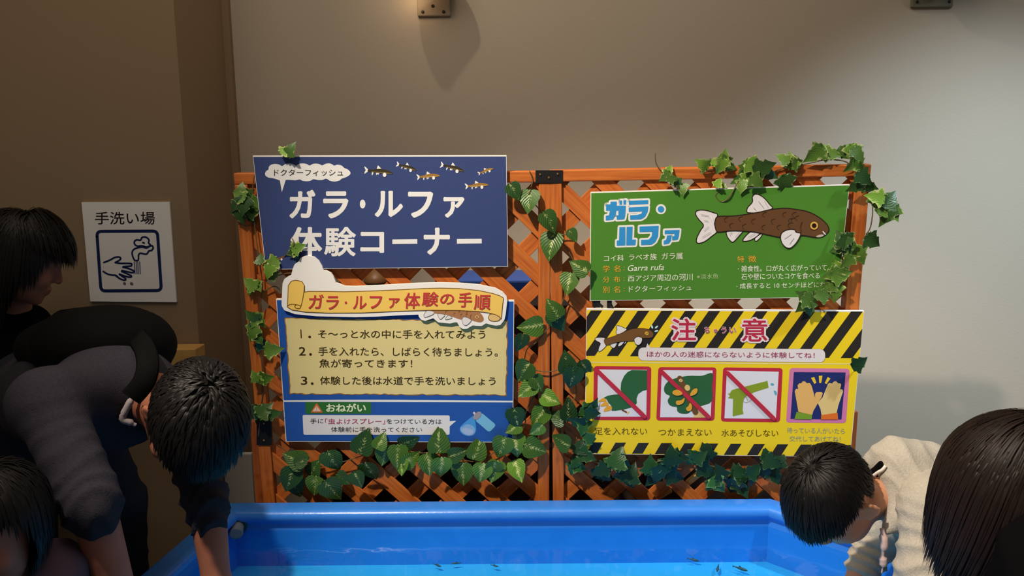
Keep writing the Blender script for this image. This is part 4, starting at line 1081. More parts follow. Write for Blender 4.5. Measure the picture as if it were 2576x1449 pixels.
# ivy at the left stile
garland('ivy_garland', 'small leaved ivy clinging to the left edge of the trellis beside the navy sign', 'garland', PL,
    [(608, 472, 34, 80, .35), (600, 492, 40, 150, .45), (628, 500, 46, -60, .1), (655, 508, 44, 10, .4), (612, 520, 52, -100, .12), (590, 520, 34, -120, .1), (640, 530, 44, 20, .2), (605, 545, 46, -80, .06), (632, 548, 40, -60, .08),
     (735, 625, 44, 170, .6), (752, 622, 40, 20, .55), (742, 640, 34, -60, .3), (655, 650, 34, 90, .3), (680, 664, 44, -150, .62), (676, 685, 42, -110, .55), (690, 690, 34, 30, .3), (628, 712, 44, 140, .55), (650, 722, 30, -60, .5), (630, 728, 36, -110, .45),
     (632, 795, 42, 130, .2), (655, 808, 46, -60, .65), (640, 812, 34, -120, .5), (635, 840, 48, -110, .3), (652, 855, 34, -60, .35), (668, 868, 46, -20, .2), (690, 880, 50, 5, .35), (640, 945, 34, 120, .5), (655, 955, 36, -60, .85), (672, 950, 44, 10, .4),
     (640, 1030, 46, 150, .08), (668, 1030, 50, 40, .12), (650, 1050, 48, -120, .06), (690, 1040, 40, 10, .25), (622, 1055, 38, -110, .1), (720, 378, 34, 30, .8), (732, 374, 44, 60, .2)],
    [[(640, 440), (636, 480), (640, 560), (650, 640), (660, 720), (652, 800), (655, 880), (662, 960), (655, 1040), (650, 1100)], [(600, 560), (620, 568), (642, 560)], [(690, 695), (740, 690), (720, 750)], [(700, 660), (730, 690)], [(662, 735), (690, 720), (710, 735)], [(735, 600, .04), (738, 620, .045), (700, 660, .02)]],
    M_IVY, 'i', 8, off=(0.022, 0.050))
# ivy hanging over the top right
garland('ivy_garland', 'yellow edged ivy draped over the top rail of the right trellis above the green sign', 'garland', PR,
    [(1683, 428, 34, 60, .85), (1672, 446, 38, -140, .4), (1692, 448, 34, 20, .25), (1706, 464, 36, -60, .3), (1718, 478, 36, -90, .45), (1710, 496, 42, -50, .1), (1766, 412, 46, 150, .95), (1802, 405, 34, 60, .85), (1822, 392, 40, 80, .5), (1830, 402, 40, 10, .4),
     (1812, 420, 46, -110, .8), (1840, 420, 34, -20, .3), (1880, 412, 42, 70, .3), (1900, 420, 52, -30, .65), (1926, 420, 60, 20, .06), (1858, 452, 46, -150, .2), (1880, 462, 54, -110, .7), (1905, 458, 46, -40, .35), (1866, 470, 40, -100, .5), (1940, 440, 40, -30, .1),
     (1975, 468, 60, -75, .1), (1968, 398, 40, 140, .45), (1990, 402, 46, 100, .6), (1996, 412, 40, -120, .35), (2008, 410, 40, 20, .4), (2046, 390, 58, -140, .4), (2070, 380, 40, 70, .9), (2095, 388, 46, -10, .35), (2125, 388, 40, -40, .15), (2145, 388, 48, -80, .62), (2160, 390, 44, -50, .35),
     (2140, 418, 44, -130, .95), (2160, 420, 42, -60, .85), (1808, 458, 30, 60, .9), (1812, 472, 28, -120, .6)],
    [[(1648, 384, .02), (1652, 415, .02), (1676, 440), (1705, 465), (1716, 490)], [(1760, 430, .02), (1800, 425), (1860, 425), (1890, 440), (1930, 440), (1965, 425), (2030, 412), (2080, 402), (2130, 408), (2165, 440)], [(1858, 455, .03), (1835, 495, .035), (1815, 508, .03), (1800, 492, .03), (1812, 478, .03)], [(2072, 392, .02), (2078, 404, .015)]],
    M_IVY, 'i', 11, off=(0.020, 0.046))
# ivy down the right stile
garland('ivy_garland', 'yellow edged ivy winding down the right edge of the trellis beside the green sign', 'garland', PR,
    [(2150, 470, 46, -150, .06), (2175, 450, 48, -40, .1), (2190, 470, 40, -20, .12), (2200, 495, 50, 170, .8), (2210, 512, 48, -70, .35), (2226, 520, 46, 40, .4), (2240, 500, 56, 50, .15), (2230, 540, 66, -115, .3), (2250, 540, 40, -60, .45), (2196, 608, 52, -30, .06), (2190, 600, 36, 90, .1),
     (2116, 600, 50, 120, .1), (2130, 615, 58, -60, .12), (2108, 625, 44, -150, .3), (2152, 632, 58, -20, .55), (2165, 645, 50, -60, .45), (2130, 660, 40, -130, .5), (2110, 672, 44, 120, .75), (2090, 690, 50, -150, .65), (2120, 690, 56, 10, .5), (2105, 712, 50, -60, .48), (2080, 725, 46, -140, .4), (2100, 738, 50, -90, .35), (2060, 742, 46, 170, .3),
     (2022, 745, 48, 150, .25), (2040, 760, 52, -30, .2), (2018, 770, 48, -140, .25), (2035, 778, 44, -80, .35)],
    [[(2165, 440), (2180, 480), (2195, 520), (2190, 570), (2178, 590)], [(2200, 505), (2225, 530)], [(2185, 600), (2150, 640), (2120, 660), (2115, 720), (2080, 745), (2040, 755)], [(2120, 640), (2135, 648)]],
    M_IVY, 'i', 13, off=(0.040, 0.062))
# ivy along the bottom right
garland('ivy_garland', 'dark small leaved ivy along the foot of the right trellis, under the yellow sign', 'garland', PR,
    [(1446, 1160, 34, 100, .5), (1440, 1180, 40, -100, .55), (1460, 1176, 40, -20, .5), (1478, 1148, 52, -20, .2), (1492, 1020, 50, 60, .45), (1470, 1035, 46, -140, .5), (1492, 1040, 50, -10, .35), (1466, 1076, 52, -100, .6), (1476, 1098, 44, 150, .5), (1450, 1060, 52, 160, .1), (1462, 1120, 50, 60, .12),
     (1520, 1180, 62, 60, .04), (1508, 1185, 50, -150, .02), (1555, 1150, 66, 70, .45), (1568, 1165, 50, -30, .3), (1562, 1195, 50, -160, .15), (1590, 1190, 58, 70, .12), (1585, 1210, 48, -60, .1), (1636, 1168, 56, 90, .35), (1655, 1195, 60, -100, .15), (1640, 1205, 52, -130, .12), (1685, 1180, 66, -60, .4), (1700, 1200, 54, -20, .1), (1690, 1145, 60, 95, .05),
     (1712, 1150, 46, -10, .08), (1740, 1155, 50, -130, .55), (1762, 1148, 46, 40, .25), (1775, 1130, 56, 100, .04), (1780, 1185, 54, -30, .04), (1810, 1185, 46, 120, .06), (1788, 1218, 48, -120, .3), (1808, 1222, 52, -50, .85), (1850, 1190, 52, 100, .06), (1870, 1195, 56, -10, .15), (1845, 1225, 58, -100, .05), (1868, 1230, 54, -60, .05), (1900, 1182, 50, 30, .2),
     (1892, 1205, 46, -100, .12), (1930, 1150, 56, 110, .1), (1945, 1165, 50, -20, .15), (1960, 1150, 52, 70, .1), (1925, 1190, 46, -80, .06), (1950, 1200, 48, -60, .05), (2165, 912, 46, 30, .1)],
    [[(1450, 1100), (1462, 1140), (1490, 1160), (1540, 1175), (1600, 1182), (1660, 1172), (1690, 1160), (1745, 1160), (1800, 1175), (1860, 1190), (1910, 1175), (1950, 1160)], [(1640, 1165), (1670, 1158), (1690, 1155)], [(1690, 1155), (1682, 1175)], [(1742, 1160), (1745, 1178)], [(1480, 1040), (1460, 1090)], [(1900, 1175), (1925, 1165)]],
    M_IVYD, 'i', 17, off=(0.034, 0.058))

# ---------------------------------------------------------------- figures: smooth bodies from signed distances
def _np(v): return np.array((v[0], v[1], v[2]), float)
def cap(a, b, ra, rb=None, k=0.02, op=1): return ('c', _np(a), _np(b), ra, ra if rb is None else rb, k, op)
def ell(c, r, R=None, k=0.02, op=1): return ('e', _np(c), np.array(r, float), R, k, op)
def chain(pts, rad, k=0.02): return [cap(pts[i], pts[i + 1], rad[i], rad[i + 1], k) for i in range(len(pts) - 1)]

def sdf_surface(prims, h):
    lo = np.full(3, 1e9); hi = -lo
    for p in prims:
        if p[-1] < 0: continue
        if p[0] == 'c':
            m = max(p[3], p[4]); a = np.minimum(p[1], p[2]) - m; b = np.maximum(p[1], p[2]) + m
        else:
            m = p[2].max(); a = p[1] - m; b = p[1] + m
        lo = np.minimum(lo, a); hi = np.maximum(hi, b)
    lo -= 4 * h; hi += 4 * h
    N = np.ceil((hi - lo) / h).astype(int) + 1
    D = np.full(N, 0.06, np.float32)
    ax = [lo[i] + h * np.arange(N[i]) for i in range(3)]
    for p in prims:
        k = p[-2]; mg = k + 0.03
        if p[0] == 'c':
            m = max(p[3], p[4]) + mg; a = np.minimum(p[1], p[2]) - m; b = np.maximum(p[1], p[2]) + m
        else:
            m = p[2].max() + mg; a = p[1] - m; b = p[1] + m
        i0 = np.clip(np.floor((a - lo) / h).astype(int), 0, N - 1); i1 = np.clip(np.ceil((b - lo) / h).astype(int) + 1, 1, N)
        if (i1 <= i0).any(): continue
        s = tuple(slice(i0[i], i1[i]) for i in range(3))
        X = ax[0][s[0]][:, None, None]; Y = ax[1][s[1]][None, :, None]; Z = ax[2][s[2]][None, None, :]
        if p[0] == 'c':
            A, B = p[1], p[2]; d = B - A; L2 = max(float(d @ d), 1e-12)
            x, y, z = X - A[0], Y - A[1], Z - A[2]
            t = np.clip((x * d[0] + y * d[1] + z * d[2]) / L2, 0, 1)
            v = np.sqrt((x - t * d[0]) ** 2 + (y - t * d[1]) ** 2 + (z - t * d[2]) ** 2) - (p[3] + (p[4] - p[3]) * t)
        else:
            x, y, z = X - p[1][0], Y - p[1][1], Z - p[1][2]
            if p[3] is not None:
                R = p[3]; x, y, z = [x * R[0, j] + y * R[1, j] + z * R[2, j] for j in range(3)]
            r = p[2]
            k0 = np.sqrt((x / r[0]) ** 2 + (y / r[1]) ** 2 + (z / r[2]) ** 2)
            k1 = np.sqrt((x / r[0] ** 2) ** 2 + (y / r[1] ** 2) ** 2 + (z / r[2] ** 2) ** 2)
            v = k0 * (k0 - 1.0) / np.maximum(k1, 1e-6)
        cur = D[s]
        if p[-1] > 0:
            q = np.maximum(k - np.abs(cur - v), 0) / max(k, 1e-6); D[s] = np.minimum(cur, v) - q * q * k * 0.25
        else:
            v = -v; q = np.maximum(k - np.abs(cur - v), 0) / max(k, 1e-6); D[s] = np.maximum(cur, v) + q * q * k * 0.25
    # surface nets
    S = D < 0
    nx, ny, nz = N
    cs = np.zeros((nx - 1, ny - 1, nz - 1), np.int8)
    for dx in (0, 1):
        for dy in (0, 1):
            for dz in (0, 1): cs += S[dx:nx - 1 + dx, dy:ny - 1 + dy, dz:nz - 1 + dz]
    act = (cs > 0) & (cs < 8)
    ids = np.full(act.shape, -1, np.int64); C = np.argwhere(act); ids[act] = np.arange(len(C))
    acc = np.zeros((len(C), 3)); cnt = np.zeros(len(C))
    cor = [(0, 0, 0), (1, 0, 0), (0, 1, 0), (1, 1, 0), (0, 0, 1), (1, 0, 1), (0, 1, 1), (1, 1, 1)]
    for i in range(8):
        for j in range(i + 1, 8):
            a, b = np.array(cor[i]), np.array(cor[j])
            if np.abs(a - b).sum() != 1: continue
            pa, pb = C + a, C + b
            da, db = D[pa[:, 0], pa[:, 1], pa[:, 2]], D[pb[:, 0], pb[:, 1], pb[:, 2]]
            m = (da < 0) != (db < 0)
            t = np.where(m, da / np.where(m, da - db, 1), 0)
            acc[m] += (a + (b - a) * t[:, None])[m]; cnt[m] += 1
    V = lo + h * (C + acc / np.maximum(cnt, 1)[:, None])
    Q = []
    for axn in range(3):
        o1, o2 = [(1, 2), (2, 0), (0, 1)][axn]
        sa = [slice(None)] * 3; sb = [slice(None)] * 3
        sa[axn] = slice(0, -1); sb[axn] = slice(1, None)
        a, b = S[tuple(sa)], S[tuple(sb)]
        E_ = np.argwhere(a != b)
        ok = (E_[:, o1] > 0) & (E_[:, o2] > 0) & (E_[:, o1] < N[o1] - 1) & (E_[:, o2] < N[o2] - 1)
        E_ = E_[ok]; sgn = a[E_[:, 0], E_[:, 1], E_[:, 2]]
        def cell(u, v):
            c = E_.copy(); c[:, o1] += u; c[:, o2] += v
            return ids[c[:, 0], c[:, 1], c[:, 2]]
        q = np.stack([cell(-1, -1), cell(0, -1), cell(0, 0), cell(-1, 0)], 1)
        q[~sgn] = q[~sgn][:, ::-1]
        Q.append(q)
    return V, np.concatenate(Q)

def relax(V, Q, it=2, f=0.5):
    e = np.concatenate([Q[:, [0, 1]], Q[:, [1, 2]], Q[:, [2, 3]], Q[:, [3, 0]]])
    for _ in range(it):
        a = np.zeros_like(V); c = np.zeros(len(V))
        np.add.at(a, e[:, 0], V[e[:, 1]]); np.add.at(c, e[:, 0], 1); np.add.at(a, e[:, 1], V[e[:, 0]]); np.add.at(c, e[:, 1], 1)
        V = V * (1 - f) + f * a / np.maximum(c, 1)[:, None]
    return V
def vnormals(V, Q):
    n = np.cross(V[Q[:, 2]] - V[Q[:, 0]], V[Q[:, 3]] - V[Q[:, 1]]); o = np.zeros_like(V)
    for k in range(4): np.add.at(o, Q[:, k], n)
    return o / np.maximum(np.linalg.norm(o, axis=1), 1e-9)[:, None]
def folds(V, amp, freq, axis, seed=0):
    """ridged cloth folds running across the given axis"""
    r = np.random.RandomState(seed); a = _np(axis) / np.linalg.norm(axis)
    W = np.zeros(len(V))
    for k in range(5):
        d = r.normal(size=3); W += np.sin(V @ d * freq * .30 + r.uniform(0, 6)) * .7
    M = np.zeros(len(V))
    for k in range(3):
        d = r.normal(size=3); M += np.sin(V @ d * 9 + r.uniform(0, 6))
    g = 1 - np.abs(np.sin(V @ a * freq + W)) ** 0.8
    return amp * g * np.clip(.6 + .35 * M, .1, 1.4)
def sdf_obj(name, prims, h, m, parent, disp=None, it=2):
    V, Q = sdf_surface(prims, h)
    V = relax(V, Q, it)
    if disp:
        n = vnormals(V, Q); V = V + n * disp(V)[:, None]
    me = bpy.data.meshes.new(name)
    me.vertices.add(len(V)); me.vertices.foreach_set('co', V.ravel())
    me.loops.add(Q.size); me.loops.foreach_set('vertex_index', Q.ravel().astype(np.int32))
    me.polygons.add(len(Q)); me.polygons.foreach_set('loop_start', np.arange(0, Q.size, 4, dtype=np.int32))
    me.polygons.foreach_set('use_smooth', np.ones(len(Q), bool))
    me.update(calc_edges=True); me.validate()
    me.materials.append(m)
    return link(name, me, parent)

def frame(o, face, crown, s=1.0):
    Z = Vector(crown).normalized(); Y = Vector(face); Y = (Y - Z * Y.dot(Z)).normalized(); X = Y.cross(Z)
    return Matrix(((X.x * s, Y.x * s, Z.x * s, o.x), (X.y * s, Y.y * s, Z.y * s, o.y), (X.z * s, Y.z * s, Z.z * s, o.z), (0, 0, 0, 1)))
def rot3(M): return np.array([[M[i][j] for j in range(3)] for i in range(3)]) / M.to_scale()[0]
def head_prims(M, s, ears=True, plump=1.0, es=1.0):
    R = rot3(M); P = lambda x, y, z: M @ Vector((x, y, z))
    out = [ell(P(0, -.010, .040), np.array((.074, .092, .084)) * s, R, .01),
           ell(P(0, .030, -.022), np.array((.060 * plump, .060, .078)) * s, R, .03 * s), ell(P(0, .040, -.072), np.array((.046 * plump, .046, .038)) * s, R, .025 * s),
           ell(P(0, .074, -.098), np.array((.017, .014, .014)) * s, R, .02 * s),
           ell(P(0, .076, .026), np.array((.050, .016, .012)) * s, R, .02 * s)]
    for q in (1, -1):
        out += [ell(P(q * .034, .060, -.032), np.array((.026 * plump, .024, .026)) * s, R, .02 * s),
                ell(P(q * .031, .098, .004), np.array((.016, .012, .010)) * s, R, .010 * s, -1), ell(P(q * .031, .080, .003), np.array((.0135, .0125, .0115)) * s, R, .004 * s)]
    out += [cap(P(0, .090, .010), P(0, .106, -.026), .007 * s, .0105 * s, .012 * s), ell(P(.010, .098, -.031), np.array((.008, .008, .006)) * s, R, .006 * s), ell(P(-.010, .098, -.031), np.array((.008, .008, .006)) * s, R, .006 * s),
            ell(P(0, .090, -.056), np.array((.024, .011, .0062)) * s, R, .008 * s), ell(P(0, .087, -.069), np.array((.020, .011, .007)) * s, R, .008 * s), cap(P(-.02, .101, -.0625), P(.02, .101, -.0625), .0022 * s, None, .003, -1)]
    if ears:
        for q in (1, -1):
            Re = R @ np.array(Matrix.Rotation(q * .45, 3, 'Z')) @ np.array(Matrix.Rotation(-.2, 3, 'X'))
            out += [ell(P(q * .079, -.012, -.002), np.array((.0095, .021 * es, .034 * es)) * s, Re, .006 * s), ell(P(q * .0885, -.007, .001), np.array((.0075, .013 * es, .021 * es)) * s, Re, .004 * s, -1),
                    ell(P(q * .074, .000, -.030), np.array((.006, .009, .011)) * s, R, .006 * s)]
    return out
def hand_prims(w, d, palm, s=1.0, curl=.35, thumb=1):
    """w wrist, d pointing direction, palm = direction the palm faces"""
    w, d = Vector(w), Vector(d).normalized(); n = Vector(palm); n = (n - d * n.dot(d)).normalized(); x = d.cross(n) * thumb
    P = lambda a, b, c: w + x * (a * s) + d * (b * s) + n * (c * s)
    R = np.array([[x[i], d[i], n[i]] for i in range(3)])
    out = [ell(P(0, .048, 0), np.array((.040, .052, .015)) * s, R, .02), cap(P(0, -.02, 0), P(0, .02, 0), .026 * s, .026 * s, .02)]
    for i, (a, ln) in enumerate(((.031, .070), (.011, .080), (-.010, .074), (-.030, .058))):
        p0 = P(a, .088, 0); c1, c2 = curl * (1 + .15 * i), curl * 1.6
        p1 = p0 + (d * math.cos(c1) + n * math.sin(c1) + x * (a * 1.6)) * (ln * .5 * s); p2 = p1 + (d * math.cos(c2) + n * math.sin(c2)) * (ln * .45 * s)
        out += [cap(P(a * .9, .06, 0), p0, .0095 * s, .0092 * s, .010), cap(p0, p1, .0090 * s, .0082 * s, .004), cap(p1, p2, .0082 * s, .0068 * s, .004)]
    t0, t1, t2 = P(.026, .022, .006), P(.056, .058, .018), P(.062, .092, .024)
    out += [cap(t0, t1, .0125 * s, .0105 * s, .012), cap(t1, t2, .0102 * s, .008 * s, .006)]
    return out

def hair_mat(name, rgb, rgb2, rough=0.5):
    m = mat(name, rgb, rough, 0.22, noise=(40, .3, rgb2)); return m
def hair(name, parent, M, s, m, n, steps, step, whorl, grav, keep, width=.0022, lift=.006, seed=1, jit=.12, spread=1.0, base=True, stiff=.9, lenfn=None, ctr=(0, -.012, .042), rad=(.079, .099, .089)):
    """strands combed from a whorl over the scalp, then hanging; one mesh with a shell underneath"""
    r = np.random.RandomState(seed); R = rot3(M); o = np.array(M.translation)
    ctr, rad = np.array(ctr), np.array(rad)
    i = np.arange(int(n * 2.2)) + .5; ph = np.arccos(1 - 2 * i / len(i)); th = math.pi * (1 + 5 ** .5) * i
    d = np.stack([np.cos(th) * np.sin(ph), np.sin(th) * np.sin(ph), np.cos(ph)], 1)
    d = d[np.array([keep(*q) for q in d])]
    d = d + r.normal(size=d.shape) * .02; d /= np.linalg.norm(d, axis=1)[:, None]
    Nn = len(d); w = np.array(whorl, float); w /= np.linalg.norm(w)
    g = R.T @ np.array([0, 0, -1.0])
    layer = r.uniform(.35, 1.0, Nn) ; ln = r.uniform(.72, 1.08, Nn)
    if lenfn is not None: ln = ln * np.array([lenfn(*q) for q in d])
    p = ctr + d * rad; P = [p]; dirv = None
    for k in range(steps):
        q = (p - ctr) / rad; nrm = q / rad; nrm /= np.linalg.norm(nrm, axis=1)[:, None]
        u = q / np.linalg.norm(q, axis=1)[:, None]
        t = (u - w) * spread + g * grav
        t -= nrm * (t * nrm).sum(1)[:, None] * np.clip(1.0 if k < 2 else .75, 0, 1)
        t += r.normal(size=t.shape) * jit * (1 if k == 0 else .45)
        t /= np.maximum(np.linalg.norm(t, axis=1), 1e-6)[:, None]
        dirv = t if dirv is None else dirv * stiff * .5 + t * (1 - stiff * .5)
        out = np.linalg.norm((p - ctr) / rad, axis=1) > 1.16
        dirv = dirv + (g * .5) * out[:, None]
        dirv /= np.linalg.norm(dirv, axis=1)[:, None]
        p = p + dirv * (step * ln)[:, None]
        q = (p - ctr) / rad; rho = np.linalg.norm(q, axis=1)
        want = 1 + (lift * layer * min(1, (k + 1) / 2)) / rad.mean()
        low = rho < want
        p[low] = ctr + (q / rho[:, None] * want[:, None] * rad)[low]
        P.append(p)
    P = np.stack(P, 1) * s
    P = P @ R.T + o
    T = np.gradient(P, axis=1); T /= np.maximum(np.linalg.norm(T, axis=2), 1e-9)[..., None]
    C = o + (R @ (ctr * s)); rd = P - C; rd /= np.linalg.norm(rd, axis=2)[..., None]
    S_ = np.cross(T, rd); S_ /= np.maximum(np.linalg.norm(S_, axis=2), 1e-9)[..., None]
    tap = np.ones(steps + 1); tap[-3:] = (.8, .5, .08)
    wd = (width * s * r.uniform(.6, 1.3, Nn))[:, None, None] * tap[None, :, None]
    Vt = np.stack([P - S_ * wd, P + rd * wd * .35, P + S_ * wd], 2).reshape(-1, 3)
    st = steps + 1; b = (np.arange(Nn) * st * 3)[:, None] + (np.arange(steps) * 3)[None, :]
    Q = np.concatenate([np.stack([b + k, b + k + 1, b + k + 4, b + k + 3], -1).reshape(-1, 4) for k in (0, 1)])
    if base:
        a = ell(M @ Vector(ctr), (rad + .002) * s, R)
        Vb, Qb = sdf_surface([a], .007)
        loc = (Vb - o) @ R / s; u = (loc - ctr) / rad; u /= np.linalg.norm(u, axis=1)[:, None]
        kk = np.array([keep(*q) for q in u]); Qb = Qb[kk[Qb].all(1)]
        Q = np.concatenate([Q, Qb + len(Vt)]); Vt = np.concatenate([Vt, Vb])
    me = bpy.data.meshes.new(name)
    me.vertices.add(len(Vt)); me.vertices.foreach_set('co', Vt.ravel())
    me.loops.add(Q.size); me.loops.foreach_set('vertex_index', Q.ravel().astype(np.int32))
    me.polygons.add(len(Q)); me.polygons.foreach_set('loop_start', np.arange(0, Q.size, 4, dtype=np.int32))
    me.polygons.foreach_set('use_smooth', np.ones(len(Q), bool)); me.update(calc_edges=True)
    me.materials.append(m)
    return link(name, me, parent)

M_SKIN = mat('warm_skin', (206, 150, 118), 0.5, 0.35, noise=(30, .3, (196, 138, 106)))
M_SKIN.node_tree.nodes['Principled BSDF'].inputs['Subsurface Weight'].default_value = 0.12
M_SKIN.node_tree.nodes['Principled BSDF'].inputs['Subsurface Radius'].default_value = (.01, .004, .002)
M_SKIN2 = mat('shaded_skin', (160, 102, 78), 0.55, 0.25, noise=(30, .3, (150, 92, 70)))  # darker copy of the skin: shade on the left-hand figures put into the colour
M_BHAIR = hair_mat('black_hair', (12, 11, 11), (20, 17, 16)); M_DHAIR = hair_mat('dark_brown_hair', (20, 13, 11), (34, 21, 17), .52)
M_SWEAT = mat('charcoal_knit', (54, 52, 60), 0.9, 0.1, noise=(180, .3, (44, 42, 50)), bump=(420, .25))
M_JEANS = mat('dark_denim', (26, 31, 40), 0.85, 0.15, noise=(200, .3, (28, 33, 44)))
M_BAG = mat('black_nylon', (11, 11, 11), 0.85, 0.06, bump=(300, .15))
M_HOOD = mat('heather_grey_fleece', (186, 178, 164), 0.95, 0.1, noise=(260, .28, (166, 160, 148)), bump=(300, .25))
M_BLKC = mat('black_cotton', (11, 10, 11), 0.95, 0.04, bump=(200, .2)); M_PURP = mat('mauve_cotton', (88, 72, 86), 0.9, 0.1, bump=(200, .2))
M_SHOE = mat('dark_shoe', (36, 34, 34), 0.6, 0.3)

def person(name, label, prims, h, skin):
    o = sdf_obj(name, prims, h, skin, None)
    return tag(o, label, 'person')
def legs(hipL, hipR, footL, footR, r=(.085, .062, .045), kneeL=None, kneeR=None, s=1.0, face=(1, 0, 0)):
    sk, tr, sh = [], [], []
    for hp, ft, kn in ((hipL, footL, kneeL), (hipR, footR, kneeR)):
        hp, ft = Vector(hp), Vector(ft); kn = Vector(kn) if kn else (hp + ft) / 2 + Vector(face) * .03
        an = ft + Vector((0, 0, .07)); f = Vector(face).normalized()
        sk += chain([hp, kn, an], [r[0] * .8, r[1] * .8, r[2] * .8], .03) + [cap(an, ft + f * .10 + Vector((0, 0, .035)), .035 * s, .03 * s, .02)]
        tr += chain([hp, kn, an + Vector((0, 0, .02))], [r[0], r[1], r[2] * 1.25], .03)
        sh += [cap(ft + Vector((0, 0, .042)) - f * .04, ft + Vector((0, 0, .038)) + f * .13, .042 * s, .038 * s, .02)]
    return sk, tr, sh

# --- man bending over the left side of the pool
Hm = at(478, 1052, 1.45); FM = frame(Hm, (-.10, -.16, -1), (.72, -.66, .16), 1.0)
nb, chest, waist, pel = at(345, 985, 1.53), at(285, 990, 1.55), at(170, 985, 1.70), at(95, 1000, 1.84)
rs, ls = at(118, 1012, 1.33), at(432, 1000, 1.64)
re, rw = at(228, 1262, 1.22), at(306, 1530, 1.25)
le, lw = at(520, 1262, 1.53), at(548, 1490, 1.49)
skL, trL, shL = legs(at(185, 1010, 1.88), at(40, 1030, 1.80), (at(312, 1449, 1.9).x, -0.21, 0), at(40, 1030, 1.80) + Vector((-.06, .02, -at(40, 1030, 1.80).z)), kneeL=at(302, 1265, 1.90), face=(.8, -.5, 0))
tk = [cap(chest, waist, .095, .095, .04), cap(waist, pel, .095, .11, .04), cap(chest, rs, .07, .05, .04), cap(chest, ls, .07, .05, .04), cap(nb, Hm + (nb - Hm) * .25, .056, .052, .03), cap(chest, nb, .08, .056, .03)]
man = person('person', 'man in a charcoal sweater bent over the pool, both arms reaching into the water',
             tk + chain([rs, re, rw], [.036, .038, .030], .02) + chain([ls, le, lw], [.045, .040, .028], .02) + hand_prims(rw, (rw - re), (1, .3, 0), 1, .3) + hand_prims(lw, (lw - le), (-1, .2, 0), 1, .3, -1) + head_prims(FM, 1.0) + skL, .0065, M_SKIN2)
slv = [cap(rs, re, .058, .050, .03), cap(re, re + (rw - re) * .10, .049, .046, .01), cap(ls, le, .054, .045, .03), cap(le, le + (lw - le) * .22, .045, .040, .01)]
swp = [cap(chest, waist, .118, .116, .05), cap(waist, pel, .116, .125, .05), cap(chest, rs, .095, .066, .05), cap(chest, ls, .090, .060, .05), cap(chest, nb, .10, .070, .03)] + slv
def man_fold(V):
    a = folds(V, .006, 85, (re - rs), 3); q = np.minimum(np.linalg.norm(V - _np(re), axis=1), np.linalg.norm(V - _np(le), axis=1))
    return a * np.clip(1.6 - q / .20, .35, 1.5) - .002
sdf_obj('sweater', swp, .0075, M_SWEAT, man, man_fold)
sdf_obj('trousers', [cap(waist.lerp(pel, .7), pel, .12, .13, .04)] + trL, .009, M_JEANS, man, lambda V: folds(V, .004, 40, (0, 0, 1), 5))
[sdf_obj('shoe', [q_], .008, M_SHOE, man) for q_ in shL]
# shirt collar showing at the nape
cv = at(322, 1030, 1.43)
V, Fc = tube(catmull([at(345, 985, 1.44), at(325, 1015, 1.43), at(308, 1052, 1.425), at(326, 1062, 1.43), at(342, 1070, 1.435)], 5), [.004] * 4 + [.007] * 13 + [.004] * 4, 8)
mesh('collar', V, Fc, mat('grey_cotton', (150, 140, 142), .9, .1), man, smooth=True)
hair('hair', man, FM, 1.0, M_BHAIR, 3600, 9, .0082, (.12, -.45, .88), .25, lambda x, y, z: not (y > .30 and z < .30 - .1 * abs(x)) and z > -.42 and not (abs(x) > .80 and z < -.16 and y > -.35), seed=2, jit=.30, lift=.014, spread=1.2, width=.0022, lenfn=lambda x, y, z: min(1.0, max(.35, .55 + .6 * z)))

# --- his backpack
bpk = empty('backpack', at(250, 850, 1.68), 'black backpack on the back of the man in the charcoal sweater', 'backpack')
ax_ = (chest - pel).normalized(); sd = (ls - rs); sd = (sd - ax_ * sd.dot(ax_)).normalized(); upb = ax_.cross(sd); upb = upb if upb.z > 0 else -upb
RB = np.array([[ax_[i], sd[i], upb[i]] for i in range(3)])
bc = at(245, 868, 1.66)
sdf_obj('body', [ell(bc, (.145, .135, .088), RB, .04), ell(bc + ax_ * .10 - upb * .01, (.085, .125, .080), RB, .05), ell(bc - ax_ * .13, (.09, .13, .075), RB, .05), cap(bc + ax_ * -.09 + upb * .075 - sd * .05, bc + ax_ * -.05 + upb * .085 + sd * .04, .012, .012, .02)], .008, M_BAG, bpk, lambda V: folds(V, .006, 22, ax_, 9))
def strap(pts, w, t, nm='strap'):
    P = [Vector(p) for p in catmull([tuple(p) for p in pts], 6)]; V, Fc = [], []
    for i, p in enumerate(P):
        tg = (P[min(i + 1, len(P) - 1)] - P[max(i - 1, 0)]).normalized(); vw = (CAM - p).normalized(); x = tg.cross(vw).normalized(); nn = x.cross(tg)
        nn = nn if nn.dot(vw) > 0 else -nn
        V += [p - x * w + nn * 0, p - x * w * .8 + nn * t, p + x * w * .8 + nn * t, p + x * w]
    for i in range(len(P) - 1):
        for k in range(3): Fc.append((i * 4 + k, i * 4 + k + 1, i * 4 + k + 5, i * 4 + k + 4))
        Fc.append((i * 4 + 3, i * 4, i * 4 + 4, i * 4 + 7))
    return mesh(nm, V, Fc, M_BAG, bpk, smooth=True)
strap([at(335, 838, 1.60), at(362, 872, 1.50), at(372, 915, 1.435), at(362, 960, 1.41), at(330, 1000, 1.40)], .021, .006)

